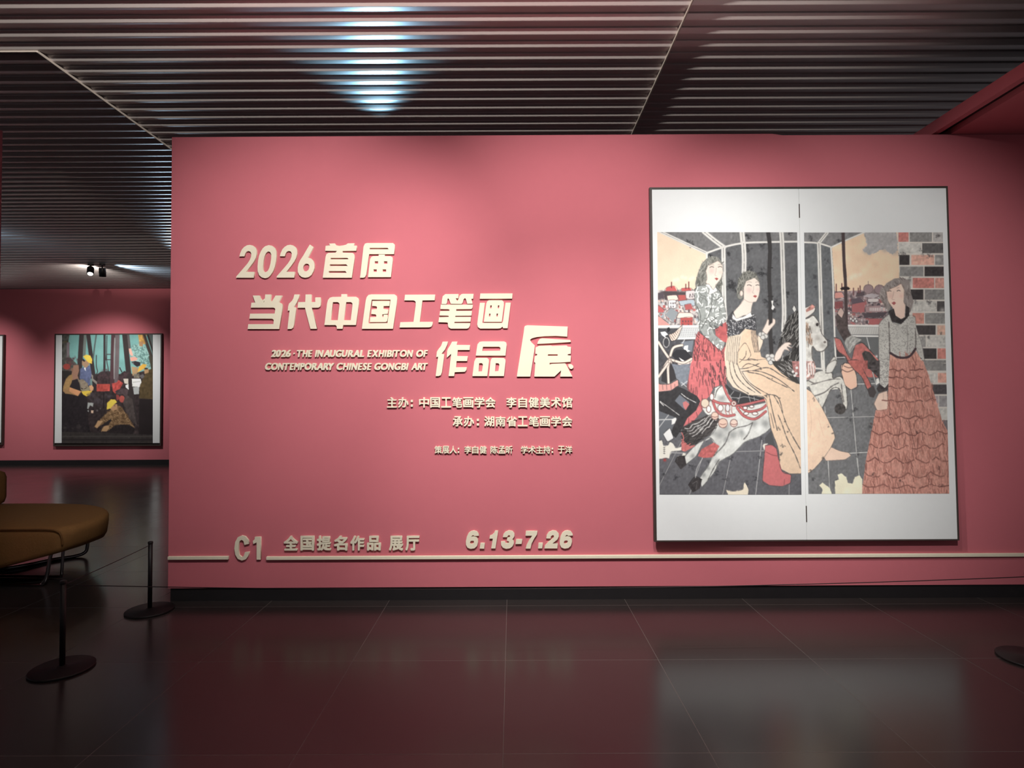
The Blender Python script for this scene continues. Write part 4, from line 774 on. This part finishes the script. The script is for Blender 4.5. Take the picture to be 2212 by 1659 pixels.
def paint_far():
    c = Canvas(108, 712, 356, 966, 2, (50, 42, 42)); p, l, e, b, st = c.poly, c.line, c.ell, c.blot, c.strokes
    c.frame(100, 700, 5.926)
    p([(180,100),(1400,100),(1400,640),(180,640)], (112,168,162))
    p([(180,100),(300,100),(280,250),(300,420),(400,520),(420,700),(180,700)], (84,84,78), mott=0.15); b(250,230,40,(90,80,50),0.7); p([(260,240),(295,230),(298,400),(262,430)], (120,108,112))
    for x, y, r in ((330,480,50),(300,450,40)): b(x, y, r, (88,62,66), 0.8)
    p([(1100,270),(1240,245),(1340,420),(1360,600),(1220,560),(1150,480),(1105,430)], (146,190,182)); st([(1100,270),(1240,245),(1340,420),(1340,560),(1150,480)], 90, 30, 0.8, 8, (96,136,130), 1.5)
    p([(1168,100),(1290,100),(1262,262),(1190,236)], (212,158,76), mott=0.08); p([(1185,220),(1245,230),(1230,290),(1190,280)], (176,130,90)); p([(1290,100),(1400,100),(1400,400),(1330,260)], (92,104,100))
    p([(1052,308),(1085,312),(1112,400),(1090,412),(1066,380)], (230,166,146)); p([(1072,425),(1130,418),(1170,440),(1150,468),(1080,476)], (228,160,140))
    p([(180,600),(420,600),(620,660),(700,610),(800,600),(930,650),(1000,600),(1100,640),(1400,560),(1400,1560),(180,1560)], (58,48,49), mott=0.12)
    for q, w_, cc in (([(455,100),(430,500),(420,680)],62,(62,53,53)), ([(500,120),(490,280),(484,400)],36,(104,116,110)), ([(535,130),(570,400),(606,680)],52,(60,52,53)), ([(640,130),(612,330),(600,440)],18,(84,96,94)), ([(640,400),(640,540),(655,610),(625,660)],10,(60,52,54)), ([(745,100),(745,400),(742,640)],28,(60,52,54)), ([(775,150),(772,450),(790,560),(800,650)],10,(62,54,56)), ([(858,100),(848,420),(838,780)],52,(80,56,60)), ([(912,100),(906,420),(896,740)],54,(104,92,94)), ([(876,180),(868,420),(868,700)],12,(150,148,146)), ([(1000,100),(1040,500),(1080,860),(1130,1220)],66,(58,50,50)), ([(1046,120),(1066,300)],30,(90,84,84)), ([(1238,100),(1290,260),(1370,480)],40,(72,62,58)), ([(1222,110),(1270,250)],12,(150,110,70)), ([(1290,110),(1380,400)],24,(62,54,52)), ([(1330,420),(1372,620)],40,(76,72,60)), ([(940,560),(965,612)],14,(60,52,54))): l(q, w_, cc)
    l([(775,388),(830,388)], 10, (62,54,56)); l([(775,456),(830,456)], 10, (62,54,56)); l([(770,388),(764,460)], 10, (62,54,56))
    for x, y, r in ((730,640,60),(700,690,60),(780,690,50),(960,680,50),(1000,640,40)): b(x, y, r, (84,62,66), 0.7)
    e(260, 545, 46, 38, (168,66,58)); b(300, 560, 40, (120,60,58), 0.6); p([(210,600),(330,610),(320,680),(215,690)], (52,48,46))
    p([(435,570),(490,548),(560,528),(580,640),(556,790),(470,770),(425,690)], (92,102,138), mott=0.06); p([(478,560),(502,556),(506,602),(494,592)], (230,234,240)); p([(458,470),(520,462),(556,510),(516,556),(490,556),(455,520)], (170,134,102)); p([(466,440),(500,470),(484,486),(466,470)], (54,46,46))
    p([(470,412),(510,392),(562,402),(586,450),(584,510),(540,494),(500,452)], (240,196,66))
    p([(575,640),(600,660),(600,700),(650,740),(650,780),(610,760),(585,720)], (140,132,122)); p([(580,720),(640,770),(640,860),(600,800)], (56,50,52)); p([(560,700),(585,700),(590,790),(560,780)], (110,140,136))
    p([(348,528),(412,522),(418,600),(400,660),(420,720),(400,790),(330,720),(322,640),(336,590)], (156,114,92)); e(330, 585, 14, 22, (140,100,80))
    p([(332,640),(336,720),(296,806),(340,852),(280,890),(212,862),(216,800),(252,700),(290,660)], (168,130,80), mott=0.04); p([(215,850),(300,806),(360,830),(448,862),(404,922),(330,900),(240,890)], (172,130,84)); p([(300,812),(370,836),(446,862),(404,922),(346,890),(292,862)], (220,152,102))
    p([(330,720),(400,700),(446,850),(380,832),(306,806)], (48,42,46)); p([(418,712),(470,706),(530,760),(538,806),(470,832),(436,800)], (142,128,108), mott=0.08); l([(404,700),(430,760),(446,846)], 12, (128,116,98))
    p([(180,886),(280,900),(404,924),(480,880),(520,950),(540,1260),(600,1560),(180,1560)], (46,40,43), mott=0.06)
    p([(446,862),(520,850),(584,858),(560,908),(512,926),(470,902)], (240,198,64)); p([(440,838),(500,830),(556,790),(580,796),(560,850),(460,862)], (150,140,110)); p([(548,790),(582,780),(606,812),(600,848),(566,862)], (222,164,118))
    p([(645,768),(816,768),(816,860),(642,862)], (194,76,66), mott=0.1); p([(838,760),(900,748),(924,716),(984,756),(940,832),(884,892),(850,862)], (188,72,66), mott=0.1); p([(890,900),(930,910),(940,960),(900,980)], (150,66,62)); e(968, 960, 36, 46, (184,80,70)); p([(880,860),(960,820),(1050,840),(1030,940),(980,900),(900,900)], (82,66,68), mott=0.1)
    for x, y in ((560,900),(640,940),(700,1000),(620,990),(780,920)): b(x, y, 50, (78,70,76), 0.5)
    l([(735,880),(735,1080)], 12, (40,34,36)); p([(530,1005),(604,1010),(596,1060),(560,1040),(536,1090),(522,1080)], (164,168,164)); p([(570,1105),(604,1104),(600,1140),(574,1140)], (226,190,160)); p([(520,1110),(545,1100),(545,1130)], (150,150,146)); b(650, 1105, 12, (150,140,140), 0.7); b(690, 1080, 10, (130,120,120), 0.7)
    p([(985,700),(1050,700),(1050,770),(1000,760)], (206,196,180)); p([(1012,782),(1052,768),(1054,842),(1016,812)], (224,228,220)); p([(1094,700),(1206,700),(1224,772),(1190,806),(1100,800)], (224,228,220)); p([(1108,808),(1190,806),(1184,896),(1122,902)], (172,176,174)); l([(1110,745),(1200,735)], 8, (160,160,156))
    p([(1090,545),(1170,555),(1176,600),(1150,650),(1104,664)], (172,138,98)); p([(1088,486),(1140,474),(1200,488),(1204,530),(1160,548),(1124,520)], (50,46,52)); b(1108,500,12,(120,130,130),0.8)
    p([(1190,660),(1240,640),(1260,680),(1220,700)], (96,92,92)); p([(1120,640),(1190,630),(1190,690),(1120,690)], (120,112,98), mott=0.15)
    p([(1262,650),(1310,590),(1390,560),(1390,965),(1188,950),(1200,780)], (88,72,46), mott=0.08); p([(1250,580),(1310,572),(1310,620),(1258,640)], (176,136,92)); p([(1250,560),(1300,560),(1296,580),(1256,580)], (60,50,46))
    p([(1165,622),(1184,550),(1236,510),(1288,520),(1256,568),(1218,590)], (228,170,60)); p([(1190,960),(1390,970),(1390,1560),(1180,1560)], (44,37,38))
    p([(1020,900),(1100,960),(1160,1300),(1050,1200),(980,1010)], (78,68,66), mott=0.08)
    bd = [(898,1040),(960,1058),(1034,1170),(1136,1334),(1060,1290),(940,1284),(872,1302),(812,1362),(700,1374),(722,1318),(800,1290),(826,1222),(740,1272),(640,1334),(612,1312),(700,1210),(792,1120)]
    p(bd, (128,98,66)); st(bd, 160, 22, 0.6, 10, (100,74,50), 1.5, 0.6); st(bd, 110, 20, 0.6, 9, (156,122,84), 1.5, 0.6)
    p([(620,1312),(660,1236),(724,1240),(690,1290),(650,1334)], (198,154,108)); p([(704,1372),(740,1302),(800,1302),(800,1340),(770,1376)], (194,150,104)); p([(740,1270),(826,1214),(830,1240),(790,1290),(720,1316)], (50,42,42))
    p([(800,1360),(880,1296),(1060,1288),(1130,1340),(1100,1440),(820,1420)], (46,39,40), mott=0.08)
    p([(816,1082),(860,1030),(906,1024),(908,1090),(850,1112)], (182,138,98)); p([(774,1096),(776,1012),(828,964),(880,966),(906,1000),(864,1030),(822,1078)], (244,200,66)); b(868,1040,8,(80,60,50),0.9)
    p([(180,1380),(700,1390),(1400,1420),(1400,1560),(180,1560)], (62,56,54), mott=0.06); l([(180,1440),(800,1436),(1400,1440)], 16, (76,71,68)); l([(180,1480),(1400,1480)], 24, (52,46,46)); b(440,1330,50,(74,66,66),0.6); b(240,1330,40,(80,74,70),0.5)
    c.finish(0.02, 0.03); return c
#ART_END

# ---- the large framed picture: leans back slightly, its foot further from the wall than its head
ZB, ZT, YB, SL = at(1739, 1169, 4.41).z, at(1728, 403.5, 4.45).z, 4.41, 0.0149
def on_picture(x, y):
    d = ray(x, y)                          # plane Y = YB + (z - ZB) * SL
    t = (YB + (CAM.z - ZB) * SL) / (d.y - d.z * SL); return CAM + d * t
pic = empty('framed_picture', (at(1739, 1169, YB).x, YB, ZB), (-math.atan(SL), 0, 0))
tag(pic, 'large framed two-panel ink picture of three women and carousel horses, on the title wall', 'picture', None)
PM = Matrix.Translation(pic.location) @ Matrix.Rotation(-math.atan(SL), 4, 'X'); PMI = PM.inverted()
def loc(x, y, off=0.0):
    v = PMI @ on_picture(x, y); return (v.x, v.y - off, v.z)
tl, tr, br_, bl_ = (Vector(loc(*q)) for q in ((1404.5, 402.5), (2052.5, 404), (2067.5, 1167), (1412, 1170)))
HW = (tr.x - tl.x + br_.x - bl_.x) / 4; HT = (tl.z + tr.z) / 2
CXp = (tl.x + tr.x + br_.x + bl_.x) / 4
FW, FD = 0.018, 0.03
bm = BM()
for x0, x1, z0, z1 in ((CXp - HW, CXp - HW + FW, 0, HT), (CXp + HW - 0.010, CXp + HW, 0, HT), (CXp - HW + FW, CXp + HW - 0.010, 0, 0.009), (CXp - HW + FW, CXp + HW - 0.010, HT - 0.014, HT)):
    box(bm, x0, x1, 0, FD, z0, z1)
box(bm, CXp - HW + FW, CXp + HW - FW, FD - 0.012, FD, FW, HT - FW)
obj('picture_frame', bm, M['frame'], pic)
xm = loc(1735, 780)[0]
for x0, x1 in ((CXp - HW + FW, xm - 0.0012), (xm + 0.0012, CXp + HW - 0.010)):
    bm = BM(); box(bm, x0, x1, 0.006, 0.02, 0.009, HT - 0.014, 0.001); o = obj('paper_mount', bm, M['paper'], pic)
for ya_, yb_ in ((440, 470), (1093, 1128)):
    z0 = loc(1735, yb_)[2]; z1 = loc(1735, ya_)[2]; bm = BM(); box(bm, xm - 0.0035, xm + 0.0035, 0.004, 0.007, z0, z1); o = obj('seam_gap', bm, M['frame'], pic); o['label'] = 'dark slit in the seam between the two white sheets'
G1 = 1.0
art_mesh('painted_panel', paint_left(), [(1420, 501), (1722.5, 501.5), (1732, 1069), (1425, 1068.5)], lambda x, y: (lambda v: (v[0], 0.0045, v[2]))(loc(x, y)), 310, 570, G1, pic)['label'] = 'left sheet: seated and standing women beside a white carousel horse'
art_mesh('painted_panel', paint_right(), [(1737.5, 502), (2037.5, 501.5), (2051.5, 1066.5), (1747, 1067)], lambda x, y: (lambda v: (v[0], 0.0045, v[2]))(loc(x, y)), 310, 570, 1.24, pic)['label'] = 'right sheet: woman in a tiered rose skirt before a brick wall'

# ---- pictures in the far gallery
def far_picture(corners, strips, label, paint=None, quad=None):
    yq = YF - 0.06
    a = at(*corners[0], yq); b = at(*corners[1], yq)
    x0, x1, z1, z0 = a.x, b.x, a.z, b.z; cx = (x0 + x1) / 2
    e = empty('framed_picture', (cx, yq, z0)); tag(e, label, 'picture')
    bm = BM(); f = 0.03
    for q in ((x0, x0 + f, z0, z1), (x1 - f, x1, z0, z1), (x0 + f, x1 - f, z0, z0 + f), (x0 + f, x1 - f, z1 - f, z1)): box(bm, q[0] - cx, q[1] - cx, 0, 0.058, q[2] - z0, q[3] - z0)
    box(bm, x0 + f - cx, x1 - f - cx, 0.03, 0.05, f, z1 - z0 - f)
    obj('picture_frame', bm, M['frame'], e)
    for xa, xb_, yt, yb_ in strips:
        p0 = at(xa, yt, yq); p1 = at(xb_, yb_, yq); bm = BM(); box(bm, p0.x - cx, p1.x - cx, 0.004, 0.029, p1.z - z0, p0.z - z0); o = obj('paper_mount', bm, M['paper'], e)
    if paint:
        def pr(x, y):
            v = at(x, y, yq); return (v.x - cx, 0.002, v.z - z0)
        art_mesh('painted_panel', paint, quad, pr, 240, 240, 1.25, e)
    return e
far_picture(((118, 721), (347.5, 963)), [(120, 134, 723, 957), (330, 346, 723, 957)], 'framed picture of workers in yellow helmets on the far gallery wall', paint_far(), [(133.8, 722.5), (330, 722.5), (329.8, 957.5), (133, 957.5)])
far_picture(((-220, 724), (4.5, 961)), [(-216, 2.5, 726, 956)], 'framed white-bordered picture cut off by the left photo edge')

# ------------------------------------------------------------------ spotlights under the far ceiling
def far_lamp(px, lit, label):
    p0 = at(px, 565, 11.2); x = p0.x; zt = HC - 0.012
    e = empty('ceiling_spotlight', (x, 11.2, zt)); tag(e, label, 'spotlight', 'spotlights under the far ceiling')
    bm = BM(); lathe(bm, [(0, 0), (0.05, 0), (0.05, -0.03), (0.012, -0.034), (0.012, -0.09), (0, -0.09)], 20); obj('mount', bm, M['lamp'], e)
    bm = BM(); lathe(bm, [(0, 0.0), (0.05, 0), (0.058, -0.02), (0.058, -0.17), (0.05, -0.175), (0.048, -0.12), (0, -0.12)], 24); h = obj('lamp_head', bm, M['lamp'], e, (0, 0, -0.075))
    h.rotation_euler = (math.radians(-30 if lit else 10), math.radians(-22 if lit else 4), 0)
    bm = BM(); lathe(bm, [(0, -0.166), (0.045, -0.168), (0.045, -0.172), (0, -0.176)], 20); g = obj('lens', bm, M['lens'] if lit else M['lamp'], h)
far_lamp(196, True, 'black ceiling spotlight with a lit lens, left of the far pair')
far_lamp(221, False, 'black unlit-looking ceiling spotlight, right of the far pair')

# ------------------------------------------------------------------ barrier posts and cords
HP = 0.50
def post(loc_, label):
    e = empty('barrier_post', loc_); tag(e, label, 'barrier post', 'low black barrier posts')
    bm = BM(); lathe(bm, [(0, 0), (0.158, 0), (0.16, 0.003), (0.16, 0.011), (0.156, 0.014), (0.03, 0.017), (0.02, 0.024), (0, 0.024)], 56); obj('base', bm, M['iron'], e)
    bm = BM(); lathe(bm, [(0, 0.0), (0.0145, 0), (0.0145, HP - 0.022), (0, HP - 0.022)], 24); o = obj('pole', bm, M['iron'], e, (0, 0, 0.015))
    bm = BM(); lathe(bm, [(0, 0), (0.017, 0), (0.0175, 0.003), (0.0175, 0.014), (0.015, 0.017), (0, 0.018)], 24); obj('cap', bm, M['iron'], e, (0, 0, HP - 0.012))
    return Vector(loc_)
pA = post((-2.59, 3.385, 0), 'nearest low black barrier post, in front of the mustard seat')
pB = post((-2.655, 4.30, 0), 'low black barrier post by the left end of the pink wall')
pC = post((3.03, 3.457, 0), 'low black barrier post cut off by the right photo edge')
def cord(a, b, sag, label):
    a = a + Vector((0, 0, HP - 0.02)); b = b + Vector((0, 0, HP - 0.02)); mid = (a + b) / 2; pts = []
    dd = (b - a).normalized(); a = a + dd * 0.0155; b = b - dd * 0.0155
    for k in range(33):
        t = k / 32; v = a.lerp(b, t); v.z -= sag * 4 * t * (1 - t); pts.append(v - a)
    bm = BM(); tube(bm, pts, 0.0026, 8); o = obj('barrier_rope', bm, M['cord'], loc=a); return tag(o, label, 'cord', 'thin dark barrier cords')
cord(pA, pB, 0.004, 'short dark cord between the two left barrier posts')
cord(pA, pC, 0.045, 'long thin dark cord stretched across in front of the wall')

# ------------------------------------------------------------------ mustard chaise at the left edge
e = empty('chaise', (-4.45, 5.3, 0)); tag(e, 'mustard upholstered chaise on chrome tube legs at the left edge', 'sofa')
ox, oy = -4.45, 5.3
def hull():
    """boat-shaped seat: plan outline at the top edge, drawn in under the rim"""
    plan = [(-3.66, 4.79), (-3.63, 4.88), (-3.625, 5.05), (-3.66, 5.24), (-3.76, 5.46), (-3.95, 5.68), (-4.22, 5.84), (-4.60, 5.91), (-5.1, 5.92), (-5.7, 5.92), (-5.76, 5.86), (-5.78, 5.5), (-5.76, 4.84), (-5.7, 4.77), (-5.0, 4.76), (-4.3, 4.76), (-3.8, 4.765), (-3.70, 4.77)]
    pl = [(v.x, v.y) for v in smooth_path([(x, y, 0) for x, y in plan + plan[:1]], 4)][:-1]
    cx, cy = -4.7, 5.34; bm = BM()
    def ring(k, z): return [bm.verts.new((cx + (x - cx) * k - ox, cy + (y - cy) * k - oy, z(x) if callable(z) else z)) for x, y in pl]
    low = lambda x: 0.29 - 0.15 * min(1, max(0, (-3.63 - x) / 0.62))
    R = [ring(0.90, low), ring(0.955, lambda x: low(x) + 0.012), ring(0.985, lambda x: low(x) + 0.06), ring(1.0, 0.43), ring(1.0, 0.468), ring(0.985, 0.492), ring(0.955, 0.503), ring(0.93, 0.506), ring(0.6, 0.518)]
    for a, b in zip(R, R[1:]):
        n = len(a)
        for i in range(n): f = bm.faces.new((a[i], a[(i + 1) % n], b[(i + 1) % n], b[i])); f.smooth = True
    bm.faces.new(R[0][::-1]); bm.faces.new(R[-1]); bmesh.ops.recalc_face_normals(bm, faces=bm.faces); return bm
seat = obj('seat', hull(), M['fabric'], e)
bm = BM()                                        # seam piping along the front edge, turning down at the corner
pth = smooth_path([(-5.7, 4.757, 0.497), (-5.0, 4.75, 0.497), (-4.2, 4.75, 0.497), (-3.80, 4.753, 0.496), (-3.70, 4.758, 0.48), (-3.672, 4.77, 0.44), (-3.672, 4.785, 0.36)], 6)
tube(bm, [(p.x - ox, p.y - oy, p.z) for p in pth], 0.007, 8); obj('piping', bm, mat('mustard_piping', (0.20, 0.085, 0.02), 0.8, noise=0.1, nscale=60), seat)
bm = BM()                                        # upright back cushion
box(bm, -5.72 - ox, -5.02 - ox, 5.45 - oy, 5.86 - oy, 0.50, 0.86, 0.08)
for f in bm.faces: f.smooth = True
obj('backrest', bm, M['fabric'], e)
def leg(pts, r=0.014):
    bm = BM(); pp = smooth_path(pts, 6); tube(bm, [(p.x - ox, p.y - oy, p.z) for p in pp], r, 12); obj('leg', bm, M['chrome'], e)
leg([(-3.83, 4.87, 0.27), (-3.845, 4.87, 0.2), (-3.86, 4.87, 0.1), (-3.89, 4.87, 0.03), (-3.97, 4.87, 0.014), (-4.5, 4.87, 0.014), (-5.2, 4.87, 0.014), (-5.32, 4.87, 0.03), (-5.36, 4.87, 0.09), (-5.37, 4.87, 0.17)])
leg([(-3.875, 5.06, 0.26), (-3.88, 5.06, 0.18), (-3.885, 5.06, 0.08), (-3.90, 5.07, 0.03), (-3.97, 5.09, 0.014), (-4.5, 5.12, 0.014), (-5.2, 5.12, 0.014), (-5.32, 5.12, 0.03), (-5.36, 5.12, 0.17)], 0.012)
leg([(-4.20, 5.80, 0.20), (-4.205, 5.80, 0.10), (-4.22, 5.79, 0.04), (-4.28, 5.74, 0.016), (-4.40, 5.62, 0.016), (-4.52, 5.42, 0.016), (-4.7, 5.30, 0.016), (-5.1, 5.30, 0.016), (-5.3, 5.30, 0.03), (-5.34, 5.30, 0.17)], 0.016)
